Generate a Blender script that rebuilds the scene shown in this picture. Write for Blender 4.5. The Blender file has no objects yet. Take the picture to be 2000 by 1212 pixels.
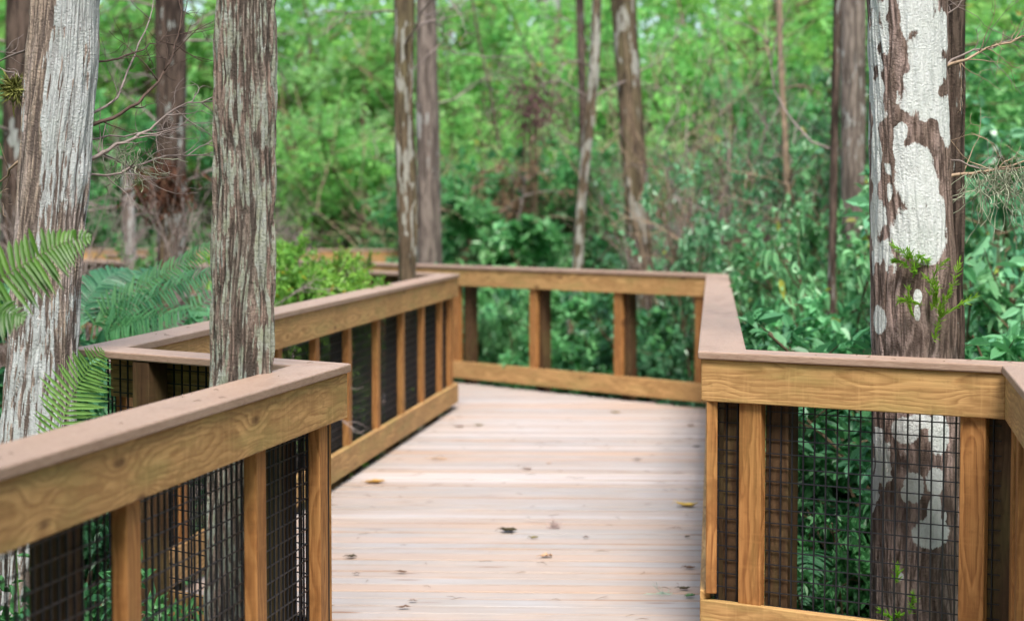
import bpy, math, random
import numpy as np
from mathutils import Vector, Matrix

SC = bpy.context.scene
COL = SC.collection
RNG = np.random.default_rng(11)
random.seed(5)

# ------------------------------------------------------------------ camera
F = 3700.0                      # focal length in pixels of a 2000 px wide frame
CAM_H = 1.58
PITCH = math.atan(197 / F)
GROUND = -0.80
cd = bpy.data.cameras.new("camera")
cam = bpy.data.objects.new("camera", cd)
COL.objects.link(cam)
cam.location = (0, 0, CAM_H)
cam.rotation_euler = (math.pi / 2 - PITCH, 0, 0)
cd.sensor_width = 36
cd.lens = 36 * F / 2000
cd.clip_end = 2000
cd.dof.use_dof = True
cd.dof.focus_distance = 6.5
cd.dof.aperture_fstop = 2.6
SC.camera = cam


def at(x, y, h=None, d=None):
    """photograph pixel -> point of the place, at height h or at distance d down the view"""
    a, b = (x - 1000) / F, (606 - y) / F
    v = Vector((a, math.cos(PITCH) + b * math.sin(PITCH), -math.sin(PITCH) + b * math.cos(PITCH)))
    t = (h - CAM_H) / v.z if h is not None else d / v.y
    return Vector((0, 0, CAM_H)) + v * t


# ------------------------------------------------------------------ helpers
def tag(o, label=None, cat=None, group=None, kind=None):
    for k, v in (("label", label), ("category", cat), ("group", group), ("kind", kind)):
        if v:
            o[k] = v
    return o


def empty(name, loc, rz=0.0, label=None, cat=None, group=None):
    o = bpy.data.objects.new(name, None)
    COL.objects.link(o)
    o.location = loc
    o.rotation_euler = (0, 0, rz)
    o.empty_display_size = 0.1
    return tag(o, label, cat, group)


def copy_tree(o, parent=None):
    c = o.copy()
    COL.objects.link(c)
    if parent is not None:
        c.parent = parent
    for ch in list(o.children):
        copy_tree(ch, c)
    return c


def link(name, me, mat, parent=None, loc=None, rot=None):
    o = bpy.data.objects.new(name, me)
    COL.objects.link(o)
    if mat is not None:
        me.materials.append(mat)
    if parent is not None:
        o.parent = parent
    if loc is not None:
        o.location = loc
    if rot is not None:
        o.rotation_euler = rot
    return o


def np_mesh(name, verts, loops, sizes, smooth=False, attrs=None):
    me = bpy.data.meshes.new(name)
    verts = np.asarray(verts, dtype=np.float32)
    loops = np.asarray(loops, dtype=np.int32).ravel()
    sizes = np.asarray(sizes, dtype=np.int32)
    me.vertices.add(len(verts))
    me.vertices.foreach_set("co", verts.ravel())
    me.loops.add(len(loops))
    me.loops.foreach_set("vertex_index", loops)
    me.polygons.add(len(sizes))
    st = np.concatenate([[0], np.cumsum(sizes)[:-1]]).astype(np.int32)
    me.polygons.foreach_set("loop_start", st)
    me.polygons.foreach_set("use_smooth", np.full(len(sizes), smooth, dtype=bool))
    for k, (dom, arr) in (attrs or {}).items():
        at_ = me.attributes.new(k, "FLOAT", dom)
        at_.data.foreach_set("value", np.asarray(arr, dtype=np.float32).ravel())
    me.update(calc_edges=True)
    me.validate()
    return me


class MB:
    """collects boxes, prisms and tubes into one mesh"""

    def __init__(self):
        self.v, self.f = [], []

    def add(self, vs, fs):
        n = len(self.v)
        self.v += [tuple(p) for p in vs]
        self.f += [tuple(i + n for i in f) for f in fs]

    def box(self, x0, x1, y0, y1, z0, z1):
        self.add([(x0, y0, z0), (x1, y0, z0), (x1, y1, z0), (x0, y1, z0), (x0, y0, z1), (x1, y0, z1), (x1, y1, z1), (x0, y1, z1)],
                 [(0, 3, 2, 1), (4, 5, 6, 7), (0, 1, 5, 4), (1, 2, 6, 5), (2, 3, 7, 6), (3, 0, 4, 7)])

    def prism(self, poly, z0, z1):
        n = len(poly)
        self.add([(x, y, z0) for x, y in poly] + [(x, y, z1) for x, y in poly],
                 [tuple(reversed(range(n))), tuple(range(n, 2 * n))] + [(i, (i + 1) % n, n + (i + 1) % n, n + i) for i in range(n)])

    def tube(self, pts, radii, k=6, cap=True):
        pts = [Vector(p) for p in pts]
        n0 = len(self.v)
        up = Vector((0, 0, 1))
        for i, p in enumerate(pts):
            t = (pts[min(i + 1, len(pts) - 1)] - pts[max(i - 1, 0)])
            t = t.normalized() if t.length > 1e-9 else up
            a = t.cross(Vector((0.31, 0.2, 0.93)))
            if a.length < 1e-3:
                a = t.cross(Vector((1, 0, 0)))
            a.normalize()
            b = t.cross(a)
            for j in range(k):
                q = 2 * math.pi * j / k
                self.v.append(tuple(p + (a * math.cos(q) + b * math.sin(q)) * radii[i]))
        for i in range(len(pts) - 1):
            for j in range(k):
                j2 = (j + 1) % k
                self.f.append((n0 + i * k + j, n0 + i * k + j2, n0 + (i + 1) * k + j2, n0 + (i + 1) * k + j))
        if cap:
            m = n0 + (len(pts) - 1) * k
            self.f.append(tuple(m + j for j in range(k)))
            self.f.append(tuple(n0 + j for j in reversed(range(k))))

    def mesh(self, name, smooth=False):
        me = bpy.data.meshes.new(name)
        me.from_pydata(self.v, [], self.f)
        if smooth:
            me.polygons.foreach_set("use_smooth", np.ones(len(me.polygons), dtype=bool))
        me.update()
        return me

    def build(self, name, mat, parent=None, smooth=False, bevel=0.0, loc=None, rot=None):
        o = link(name, self.mesh(name, smooth), mat, parent, loc, rot)
        if bevel:
            m = o.modifiers.new("edge", "BEVEL")
            m.width = bevel
            m.segments = 2
            m.limit_method = "ANGLE"
            m.angle_limit = 0.7
        return o


# ------------------------------------------------------------------ materials
class NT:
    def __init__(self, name):
        self.m = bpy.data.materials.new(name)
        self.m.use_nodes = True
        self.t = self.m.node_tree
        self.t.nodes.clear()
        self.out = self.t.nodes.new("ShaderNodeOutputMaterial")

    def n(self, ty, ins=None, **props):
        nd = self.t.nodes.new(ty)
        for k, v in props.items():
            setattr(nd, k, v)
        for k, v in (ins or {}).items():
            self.set(nd, k, v)
        return nd

    def set(self, nd, k, v):
        s = nd.inputs[k]
        if isinstance(v, bpy.types.NodeSocket):
            self.t.links.new(v, s)
        elif isinstance(v, bpy.types.Node):
            self.t.links.new(v.outputs[0], s)
        else:
            if isinstance(v, (tuple, list)) and len(v) == 3 and s.type == "RGBA":
                v = (*v, 1)
            s.default_value = v

    def math(self, op, a, b=0.0, c=0.0, clamp=False):
        nd = self.n("ShaderNodeMath", operation=op, use_clamp=clamp)
        for i, v in enumerate((a, b, c)):
            self.set(nd, i, v)
        return nd.outputs[0]

    def vmath(self, op, a, b=(0, 0, 0)):
        nd = self.n("ShaderNodeVectorMath", operation=op)
        self.set(nd, 0, a)
        self.set(nd, 1, b)
        return nd.outputs[0] if op not in ("LENGTH", "DISTANCE", "DOT_PRODUCT") else nd.outputs[1]

    def mix(self, fac, a, b, blend="MIX"):
        nd = self.n("ShaderNodeMix", data_type="RGBA", blend_type=blend)
        self.set(nd, 0, fac)
        self.set(nd, 6, a)
        self.set(nd, 7, b)
        return nd.outputs[2]

    def ramp(self, fac, stops, interp="LINEAR"):
        nd = self.n("ShaderNodeValToRGB")
        e = nd.color_ramp
        e.interpolation = interp
        while len(e.elements) < len(stops):
            e.elements.new(0.5)
        for el, (p, c) in zip(e.elements, stops):
            el.position = p
            el.color = (*c, 1) if isinstance(c, tuple) else (c, c, c, 1)
        self.set(nd, 0, fac)
        return nd.outputs[0]

    def noise(self, vec, scale=5.0, detail=3.0, rough=0.55, dist=0.0):
        return self.n("ShaderNodeTexNoise", {"Vector": vec, "Scale": scale, "Detail": detail, "Roughness": rough, "Distortion": dist})

    def mapped(self, vec, scale, loc=(0, 0, 0)):
        return self.n("ShaderNodeMapping", {"Vector": vec, "Scale": scale, "Location": loc}).outputs[0]

    def attr(self, name):
        return self.n("ShaderNodeAttribute", attribute_name=name).outputs[2]

    def rnd(self):
        return self.n("ShaderNodeObjectInfo").outputs["Random"]

    def obj(self):
        return self.n("ShaderNodeTexCoord").outputs["Object"]

    def principled(self, color, rough=0.7, spec=0.3, bump=None, strength=0.4, dist=0.01):
        p = self.n("ShaderNodeBsdfPrincipled", {"Base Color": color, "Roughness": rough, "Specular IOR Level": spec})
        if bump is not None:
            b = self.n("ShaderNodeBump", {"Height": bump, "Strength": strength, "Distance": dist})
            self.t.links.new(b.outputs[0], p.inputs["Normal"])
        return p.outputs[0]

    def done(self, sh):
        self.t.links.new(sh, self.out.inputs[0])
        return self.m


def wood_material(name, light, mid, dark, green=0.35, freq=95.0, knots=True):
    """sawn pine: growth rings cut by the board, knots, damp green tint; board runs along object X"""
    w = NT(name)
    o = w.obj()
    r = w.rnd()
    off = w.n("ShaderNodeCombineXYZ", {0: w.math("MULTIPLY", r, 37.0), 1: w.math("MULTIPLY", r, 11.0), 2: w.math("MULTIPLY", r, 5.0)}).outputs[0]
    p = w.vmath("ADD", o, off)
    sx = w.n("ShaderNodeSeparateXYZ", {0: o})
    # knots
    kv = w.n("ShaderNodeTexVoronoi", {"Vector": w.mapped(p, (2.6, 3.0, 8.0)), "Scale": 1.0, "Randomness": 1.0}, feature="F1")
    kd = kv.outputs["Distance"]
    swirl = w.math("MULTIPLY", w.math("POWER", 2.718, w.math("MULTIPLY", w.math("MULTIPLY", kd, kd), -16.0)), 0.035)
    wob = w.noise(w.mapped(p, (1.6, 5.0, 5.0)), 1.0, 2.0)
    wob2 = w.noise(w.mapped(p, (7.0, 9.0, 22.0)), 1.0, 2.0)
    yy = w.math("ADD", w.math("MULTIPLY_ADD", wob.outputs[0], 0.10, -0.02), w.math("MULTIPLY", r, 0.05))
    zz = w.math("ADD", w.math("SUBTRACT", sx.outputs[2], w.math("MULTIPLY_ADD", r, 0.12, -0.03)), w.math("MULTIPLY_ADD", wob2.outputs[0], 0.030, -0.015))
    yy = w.math("ADD", yy, w.math("MULTIPLY", sx.outputs[1], 0.7))
    rad = w.math("SQRT", w.math("ADD", w.math("MULTIPLY", yy, yy), w.math("MULTIPLY", zz, zz)))
    rad = w.math("ADD", rad, swirl)
    ring = w.math("FRACT", w.math("MULTIPLY", rad, freq))
    col = w.ramp(ring, [(0.0, light), (0.35, tuple(0.6 * a + 0.4 * b for a, b in zip(light, mid))), (0.82, tuple(0.3 * a + 0.7 * b for a, b in zip(mid, dark))), (0.93, mid), (1.0, light)])
    fib = w.noise(w.mapped(p, (6.0, 160.0, 160.0)), 1.0, 2.0)
    col = w.mix(0.38, col, w.ramp(fib.outputs[0], [(0.3, dark), (0.7, light)]))
    blot = w.noise(w.mapped(p, (2.2, 3.0, 9.0)), 1.0, 4.0, 0.6)
    col = w.mix(w.ramp(blot.outputs[0], [(0.48, 0.0), (0.535, 0.75), (0.57, 0.30), (0.72, 0.65)]), col, tuple(c * 0.66 for c in mid))
    if green:
        gn = w.noise(w.mapped(p, (2.5, 4.0, 12.0), (7, 3, 1)), 1.0, 3.0)
        col = w.mix(w.math("MULTIPLY", w.ramp(gn.outputs[0], [(0.48, 0.0), (0.68, 1.0)]), green), col, (0.27, 0.26, 0.085))
    if knots:
        kn = w.ramp(kd, [(0.05, 1.0), (0.13, 0.0)])
        col = w.mix(w.math("MULTIPLY", kn, 0.75), col, (0.075, 0.030, 0.012))
    scuff = w.noise(p, 26.0, 5.0, 0.7)
    col = w.mix(w.ramp(scuff.outputs[0], [(0.55, 0.0), (0.78, 0.55)]), col, tuple(c * 0.5 for c in mid))
    saw = w.noise(w.mapped(p, (55.0, 3.0, 5.0)), 1.0, 2.0)
    col = w.mix(w.ramp(saw.outputs[0], [(0.55, 0.0), (0.75, 0.28)]), col, light)
    rough = w.math("MULTIPLY_ADD", fib.outputs[0], 0.2, 0.55)
    return w.done(w.principled(col, rough, 0.25, w.math("ADD", w.math("MULTIPLY", ring, -0.3), fib.outputs[0]), 0.30, 0.002))


M = {}
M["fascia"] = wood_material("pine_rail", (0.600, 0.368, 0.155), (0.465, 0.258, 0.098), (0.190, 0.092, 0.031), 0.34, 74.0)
M["picket"] = wood_material("pine_picket_dimmed", (0.440, 0.215, 0.075), (0.325, 0.138, 0.041), (0.13, 0.046, 0.013), 0.12, 64.0)  # same pine as the rails; its weaker light is put into darker colours
M["post"] = wood_material("pine_post_shaded", (0.105, 0.060, 0.030), (0.070, 0.038, 0.018), (0.040, 0.020, 0.010), 0.15, 60.0)  # pine darkened so the shade behind the mesh lies in its colour


def cap_material():
    w = NT("composite_cap")
    o = w.vmath("ADD", w.obj(), w.n("ShaderNodeCombineXYZ", {0: w.math("MULTIPLY", w.rnd(), 19.0)}).outputs[0])
    a = w.noise(w.mapped(o, (2.0, 14.0, 14.0)), 1.0, 4.0)
    b = w.noise(w.mapped(o, (30.0, 300.0, 300.0)), 1.0, 2.0)
    c = w.noise(o, 42.0, 3.0, 0.6)
    col = w.ramp(a.outputs[0], [(0.3, (0.305, 0.200, 0.142)), (0.7, (0.370, 0.255, 0.188))])
    col = w.mix(0.42, col, w.ramp(b.outputs[0], [(0.3, (0.25, 0.155, 0.115)), (0.7, (0.46, 0.34, 0.275))]))
    col = w.mix(w.ramp(c.outputs[0], [(0.63, 0.0), (0.74, 0.65)]), col, (0.19, 0.105, 0.075))
    e = w.noise(w.mapped(o, (3.5, 7.0, 7.0), (2, 8, 1)), 1.0, 5.0, 0.65)
    col = w.mix(w.ramp(e.outputs[0], [(0.52, 0.0), (0.62, 0.45)]), col, (0.235, 0.150, 0.110))
    d = w.noise(o, 5.0, 5.0, 0.7)
    col = w.mix(w.ramp(d.outputs[0], [(0.55, 0.0), (0.75, 0.35)]), col, (0.43, 0.33, 0.28))
    return w.done(w.principled(col, w.math("MULTIPLY_ADD", a.outputs[0], 0.25, 0.38), 0.35, b.outputs[0], 0.25, 0.002))


M["cap"] = cap_material()


def deck_material():
    w = NT("weathered_deck")
    o = w.obj()
    bid = w.attr("board")
    p = w.vmath("ADD", o, w.n("ShaderNodeCombineXYZ", {0: w.math("MULTIPLY", bid, 53.0), 2: w.math("MULTIPLY", bid, 9.0)}).outputs[0])
    g = w.noise(w.mapped(p, (1.3, 34.0, 34.0)), 1.0, 4.0, 0.6, 0.4)
    fine = w.noise(w.mapped(p, (5.0, 190.0, 190.0)), 1.0, 2.0)
    blot = w.noise(w.mapped(o, (1.0, 1.6, 1.0)), 1.3, 5.0, 0.65)
    col = w.ramp(g.outputs[0], [(0.26, (0.30, 0.215, 0.155)), (0.42, (0.290, 0.262, 0.240)), (0.62, (0.312, 0.306, 0.300)), (0.82, (0.305, 0.238, 0.188))])
    col = w.mix(w.ramp(blot.outputs[0], [(0.45, 0.0), (0.70, 0.75)]), col, (0.338, 0.340, 0.352))
    col = w.mix(w.ramp(w.noise(w.mapped(o, (0.7, 2.6, 1), (4, 9, 0)), 1.6, 4.0, 0.6).outputs[0], [(0.50, 0.0), (0.70, 0.5)]), col, (0.50, 0.335, 0.225))
    col = w.mix(0.22, col, w.ramp(fine.outputs[0], [(0.3, (0.30, 0.20, 0.15)), (0.7, (0.70, 0.62, 0.58))]))
    col = w.mix(w.ramp(bid, [(0.0, 0.55), (0.4, 0.0), (0.7, 0.0), (1.0, 0.45)]), col, w.ramp(bid, [(0.49, (0.45, 0.30, 0.21)), (0.51, (0.66, 0.58, 0.55))]))
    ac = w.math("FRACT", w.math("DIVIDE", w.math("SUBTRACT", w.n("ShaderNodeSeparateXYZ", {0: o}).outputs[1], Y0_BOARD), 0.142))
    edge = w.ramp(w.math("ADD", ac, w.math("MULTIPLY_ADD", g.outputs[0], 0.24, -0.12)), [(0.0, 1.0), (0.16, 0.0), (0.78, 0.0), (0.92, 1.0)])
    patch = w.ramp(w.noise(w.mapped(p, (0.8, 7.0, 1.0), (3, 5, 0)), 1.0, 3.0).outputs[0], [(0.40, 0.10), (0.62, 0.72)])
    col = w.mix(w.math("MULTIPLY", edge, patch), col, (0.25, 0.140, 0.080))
    dirt = w.noise(o, 17.0, 6.0, 0.72)
    col = w.mix(w.ramp(dirt.outputs[0], [(0.62, 0.0), (0.74, 0.55)]), col, (0.22, 0.135, 0.09))
    kv = w.n("ShaderNodeTexVoronoi", {"Vector": w.mapped(p, (1.5, 9.0, 1.0)), "Scale": 1.0}, feature="F1")
    col = w.mix(w.ramp(kv.outputs["Distance"], [(0.06, 0.7), (0.13, 0.0)]), col, (0.20, 0.10, 0.05))
    return w.done(w.principled(col, w.math("MULTIPLY_ADD", g.outputs[0], 0.3, 0.42), 0.32, w.math("ADD", g.outputs[0], fine.outputs[0]), 0.35, 0.003))




def plain(name, col, rough=0.6, spec=0.3, vary=0.3, scale=30.0):
    w = NT(name)
    n = w.noise(w.obj(), scale, 4.0, 0.6)
    c = w.ramp(n.outputs[0], [(0.3, tuple(x * (1 - vary) for x in col)), (0.7, tuple(min(1, x * (1 + vary)) for x in col))])
    return w.done(w.principled(c, rough, spec, n.outputs[0], 0.2, 0.002))


M["mesh"] = plain("black_coated_wire", (0.012, 0.013, 0.017), 0.45, 0.4)
M["twig"] = plain("grey_dead_twig", (0.23, 0.19, 0.175), 0.85, 0.1, 0.4, 14)
M["twig_dark"] = plain("dark_dead_twig", (0.095, 0.066, 0.054), 0.85, 0.1, 0.4, 14)
M["stem"] = plain("brown_stem", (0.13, 0.095, 0.06), 0.85, 0.1, 0.4, 14)
M["twig_pale"] = plain("tan_bare_branch", (0.32, 0.235, 0.165), 0.8, 0.1, 0.35, 14)
M["moss"] = plain("grey_moss", (0.27, 0.29, 0.21), 0.9, 0.05, 0.35, 20)
M["airplant"] = plain("air_plant_leaf", (0.16, 0.17, 0.05), 0.8, 0.1, 0.5, 12)


def leaf_material(name, lo, hi, trans, tfac=0.38, rough=0.42, spec=0.35, odd=None):
    w = NT(name)
    v = w.attr("tint")
    r = w.rnd()
    col = w.mix(v, lo, hi)
    if odd:
        col = w.mix(w.ramp(v, [(0.955, 0.0), (0.965, 1.0)]), col, odd)
    hs = w.n("ShaderNodeHueSaturation", {"Hue": w.math("MULTIPLY_ADD", r, 0.055, 0.475), "Saturation": 1.0, "Value": w.math("MULTIPLY_ADD", w.math("FRACT", w.math("MULTIPLY", r, 7.3)), 0.65, 0.70), "Color": col}).outputs[0]
    n = w.noise(w.obj(), 60.0, 2.0)
    hs = w.mix(w.math("MULTIPLY", n.outputs[0], 0.35), hs, lo)
    p = w.n("ShaderNodeBsdfPrincipled", {"Base Color": hs, "Roughness": rough, "Specular IOR Level": spec}).outputs[0]
    t = w.n("ShaderNodeBsdfTranslucent", {"Color": w.mix(0.5, hs, trans)}).outputs[0]
    mx = w.n("ShaderNodeMixShader", {0: tfac})
    w.t.links.new(p, mx.inputs[1])
    w.t.links.new(t, mx.inputs[2])
    return w.done(mx.outputs[0])


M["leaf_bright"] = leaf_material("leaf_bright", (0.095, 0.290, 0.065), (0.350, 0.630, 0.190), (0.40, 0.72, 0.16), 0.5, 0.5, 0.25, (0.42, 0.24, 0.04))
M["leaf_mid"] = leaf_material("leaf_mid", (0.055, 0.225, 0.072), (0.190, 0.480, 0.165), (0.20, 0.56, 0.14), 0.42, 0.45, 0.3)
M["leaf_teal"] = leaf_material("leaf_teal", (0.060, 0.250, 0.085), (0.290, 0.640, 0.270), (0.20, 0.60, 0.17), 0.32, 0.38, 0.45)
M["leaf_gloss"] = leaf_material("leaf_gloss", (0.050, 0.200, 0.085), (0.270, 0.540, 0.280), (0.20, 0.54, 0.16), 0.28, 0.30, 0.6, (0.30, 0.30, 0.04))
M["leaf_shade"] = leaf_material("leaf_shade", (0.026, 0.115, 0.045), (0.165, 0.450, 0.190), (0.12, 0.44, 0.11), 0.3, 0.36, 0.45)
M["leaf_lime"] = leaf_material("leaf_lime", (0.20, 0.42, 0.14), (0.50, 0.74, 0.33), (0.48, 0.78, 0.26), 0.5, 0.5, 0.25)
M["leaf_olive"] = leaf_material("leaf_olive", (0.085, 0.245, 0.040), (0.300, 0.520, 0.090), (0.30, 0.52, 0.06), 0.4, 0.45, 0.3, (0.50, 0.34, 0.03))
M["leaf_dead"] = leaf_material("leaf_dead", (0.17, 0.110, 0.065), (0.34, 0.240, 0.150), (0.2, 0.13, 0.06), 0.25, 0.8, 0.1)
M["leaf_rust"] = leaf_material("leaf_rust", (0.10, 0.040, 0.030), (0.18, 0.075, 0.055), (0.15, 0.06, 0.04), 0.2, 0.8, 0.1)
M["leaf_plum"] = leaf_material("leaf_plum", (0.12, 0.060, 0.065), (0.20, 0.11, 0.11), (0.16, 0.08, 0.07), 0.2, 0.8, 0.1)
M["leaf_fern"] = leaf_material("leaf_fern", (0.022, 0.092, 0.012), (0.085, 0.220, 0.032), (0.11, 0.28, 0.02), 0.38, 0.40, 0.35)
M["leaf_fern_pale"] = leaf_material("leaf_fern_pale", (0.140, 0.330, 0.075), (0.310, 0.560, 0.170), (0.32, 0.60, 0.10), 0.35, 0.42, 0.3)
M["leaf_fern_blue"] = leaf_material("leaf_fern_blue", (0.022, 0.110, 0.042), (0.130, 0.370, 0.150), (0.10, 0.38, 0.10), 0.3, 0.42, 0.4)
M["leaf_sprig"] = leaf_material("leaf_sprig", (0.14, 0.36, 0.03), (0.30, 0.58, 0.06), (0.34, 0.65, 0.05), 0.4, 0.5, 0.25)
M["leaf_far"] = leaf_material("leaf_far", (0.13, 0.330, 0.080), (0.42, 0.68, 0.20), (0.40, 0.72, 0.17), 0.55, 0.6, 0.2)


def ground_material():
    w = NT("forest_floor")
    o = w.obj()
    a = w.noise(o, 9.0, 6.0, 0.7)
    b = w.noise(o, 0.6, 4.0)
    col = w.ramp(a.outputs[0], [(0.3, (0.030, 0.020, 0.013)), (0.5, (0.085, 0.055, 0.034)), (0.68, (0.16, 0.11, 0.07))])
    col = w.mix(w.ramp(b.outputs[0], [(0.45, 0.0), (0.6, 0.7)]), col, (0.030, 0.060, 0.018))
    return w.done(w.principled(col, 0.9, 0.1, a.outputs[0], 0.6, 0.03))


M["ground"] = ground_material()


def bark_material(name, crevice, ridge_a, ridge_b, lich_a, lich_b, sharp=0.06, crack=0.30, mottle=0.5, fs=(60, 60, 9), over=0.3):
    w = NT(name)
    o = w.obj()
    rd, li, st = w.attr("ridge"), w.attr("lichen"), w.attr("streak")
    f = w.noise(w.mapped(o, fs), 1.0, 4.0, 0.65)
    g = w.noise(o, 130.0, 3.0, 0.6)
    base = w.mix(w.ramp(st, [(0.35, 0.0), (0.65, 1.0)]), ridge_a, ridge_b)
    base = w.mix(w.ramp(f.outputs[0], [(0.36, 0.80), (0.56, 0.0)]), base, crevice)
    col = w.mix(w.ramp(rd, [(0.06, 0.0), (crack, 1.0)]), crevice, base)
    lf = w.math("ADD", li, w.math("ADD", w.math("MULTIPLY_ADD", f.outputs[0], mottle, -0.5 * mottle), w.math("MULTIPLY_ADD", g.outputs[0], 0.3, -0.15)))
    lm = w.ramp(lf, [(0.5 - sharp, 0.0), (0.5 + sharp, 1.0)])
    lc = w.mix(w.ramp(w.noise(o, 22.0, 4.0, 0.65).outputs[0], [(0.35, 0.0), (0.65, 1.0)]), lich_a, lich_b)
    lc = w.mix(w.ramp(w.noise(o, 8.0, 5.0, 0.7).outputs[0], [(0.48, 0.0), (0.70, 0.40)]), lc, tuple(c * k for c, k in zip(lich_a, (0.74, 0.80, 0.72))))
    lc = w.mix(w.ramp(f.outputs[0], [(0.33, 0.5), (0.46, 0.0)]), lc, tuple(c * 0.62 for c in lich_a))
    lc = w.mix(w.ramp(g.outputs[0], [(0.58, 0.0), (0.75, 0.45)]), lc, tuple(c * 0.55 for c in lich_a))
    col = w.mix(lm, col, lc)
    thin = w.noise(w.mapped(o, (150, 150, 12)), 1.0, 3.0, 0.6)
    col = w.mix(w.math("MULTIPLY", w.ramp(w.math("ADD", rd, w.math("MULTIPLY_ADD", thin.outputs[0], 0.5, -0.25)), [(0.05, 1.0), (0.24, 0.0)]), over), col, crevice)
    return w.done(w.principled(col, 0.88, 0.12, w.math("ADD", f.outputs[0], g.outputs[0]), 0.85, 0.007))


M["bark_pale"] = bark_material("bark_pale", (0.105, 0.082, 0.073), (0.375, 0.318, 0.298), (0.370, 0.295, 0.240), (0.42, 0.445, 0.455), (0.50, 0.53, 0.54), 0.06, 0.34, 0.8, (70, 70, 16), 0.45)
M["bark_streak"] = bark_material("bark_streak", (0.062, 0.051, 0.044), (0.262, 0.192, 0.162), (0.240, 0.202, 0.172), (0.255, 0.272, 0.200), (0.32, 0.340, 0.322), 0.10, 0.42, 1.7, (110, 110, 26), 0.6)
M["bark_patch"] = bark_material("bark_patch", (0.070, 0.050, 0.042), (0.345, 0.262, 0.238), (0.205, 0.150, 0.125), (0.54, 0.575, 0.57), (0.62, 0.65, 0.645), 0.06, 0.32, 0.6, (70, 70, 18), 0.12)
M["bark_dark"] = bark_material("bark_dark", (0.025, 0.018, 0.015), (0.130, 0.092, 0.075), (0.105, 0.078, 0.062), (0.25, 0.27, 0.25), (0.33, 0.35, 0.34))
M["bark_far"] = bark_material("bark_far", (0.075, 0.060, 0.052), (0.20, 0.160, 0.138), (0.26, 0.215, 0.185), (0.30, 0.30, 0.28), (0.38, 0.38, 0.37))
M["bark_moss"] = bark_material("bark_moss", (0.055, 0.042, 0.028), (0.165, 0.120, 0.080), (0.150, 0.125, 0.070), (0.27, 0.265, 0.225), (0.38, 0.375, 0.34))

# ------------------------------------------------------------------ world and light
wd = bpy.data.worlds.new("World")
SC.world = wd
wd.use_nodes = True
wt = wd.node_tree
bg = wt.nodes["Background"]
sky = wt.nodes.new("ShaderNodeTexSky")
sky.sky_type = "NISHITA"
sky.sun_disc = False
SUN_EL, SUN_AZ = math.radians(58), math.radians(172)     # behind the viewer, a little to the right
sky.sun_elevation = SUN_EL
sky.sun_rotation = SUN_AZ
sky.dust_density = 3.0
sky.air_density = 1.0
wt.links.new(sky.outputs[0], bg.inputs[0])
bg.inputs[1].default_value = 0.14
sl = bpy.data.lights.new("sun", "SUN")
sl.energy = 2.1
sl.angle = math.radians(20)
sl.color = (1.0, 0.95, 0.885)
so = bpy.data.objects.new("sun", sl)
COL.objects.link(so)
sdir = Vector((math.sin(SUN_AZ) * math.cos(SUN_EL), math.cos(SUN_AZ) * math.cos(SUN_EL), math.sin(SUN_EL)))
so.rotation_euler = sdir.to_track_quat("Z", "Y").to_euler()
SC.view_settings.view_transform = "Standard"
SC.view_settings.look = "None"
SC.view_settings.exposure = 1.32
SC.view_settings.gamma = 1.0

# ------------------------------------------------------------------ ground
g = MB()
N = 40
xs = np.linspace(-200, 200, N + 1)
gv = [(x, y + 150, GROUND - 0.02) for y in xs for x in xs]
g.add(gv, [(j * (N + 1) + i, j * (N + 1) + i + 1, (j + 1) * (N + 1) + i + 1, (j + 1) * (N + 1) + i) for j in range(N) for i in range(N)])
tag(g.build("ground", M["ground"]), kind="structure")

# ------------------------------------------------------------------ boardwalk outline (inner faces of the railings)
CAP_TOP, CAP_T, FAS = 1.07, 0.028, 0.152
P_NL = Vector((-0.546, 6.27))
nd_ = Vector((0.473, 2.50)).normalized()
P_NL0 = P_NL - nd_ * 8.5
P_JOG = Vector((-1.45, 7.02))
P_LE = Vector((-0.427, 15.04))
back_dir = Vector((-2.03, 2.25)).normalized()
P_R1 = Vector((1.545, 14.95))
P_TURN = P_LE + back_dir * 7.0
P_B0 = P_R1 + back_dir * 9.3
P_R2 = Vector((0.683, 6.82))
P_NR = Vector((1.622, 6.21))
P_NR0 = P_NR - nd_ * 8.4
LEFT = [P_NL0, P_NL, P_JOG, P_LE, P_TURN]
RIGHT = [P_B0, P_R1, P_R2, P_NR, P_NR0]


def offset_chain(ch, e):
    """chain moved by e towards its own left (the outside of the walk), mitred at the corners"""
    res = []
    for i, p in enumerate(ch):
        ds = []
        if i > 0:
            ds.append((ch[i] - ch[i - 1]).normalized())
        if i < len(ch) - 1:
            ds.append((ch[i + 1] - ch[i]).normalized())
        ns = [Vector((-d.y, d.x)) for d in ds]
        if len(ns) == 1:
            res.append(p + ns[0] * e)
        else:
            m = (ns[0] + ns[1])
            m = m / m.length_squared * 2 if m.length_squared > 0.05 else ns[0]
            res.append(p + m * e)
    return res


# deck boards
outline = offset_chain(LEFT, 0.03) + offset_chain(RIGHT, 0.03)
outline = [(p.x, p.y) for p in outline]


def clip(poly, axis, lim, keep_less):
    res = []
    for i in range(len(poly)):
        a, b = poly[i], poly[(i + 1) % len(poly)]
        ina = (a[axis] <= lim) if keep_less else (a[axis] >= lim)
        inb = (b[axis] <= lim) if keep_less else (b[axis] >= lim)
        if ina:
            res.append(a)
        if ina != inb:
            t = (lim - a[axis]) / (b[axis] - a[axis])
            res.append((a[0] + (b[0] - a[0]) * t, a[1] + (b[1] - a[1]) * t))
    return res


DYAW = -0.045
cy, sy = math.cos(DYAW), math.sin(DYAW)
rot = [(x * cy + y * sy, -x * sy + y * cy) for x, y in outline]
Y0_BOARD = min(p[1] for p in rot)
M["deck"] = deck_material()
deck = MB()
board_id = []
pitch_b, gap = 0.142, 0.009
y = min(p[1] for p in rot)
rr = random.Random(3)


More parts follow.
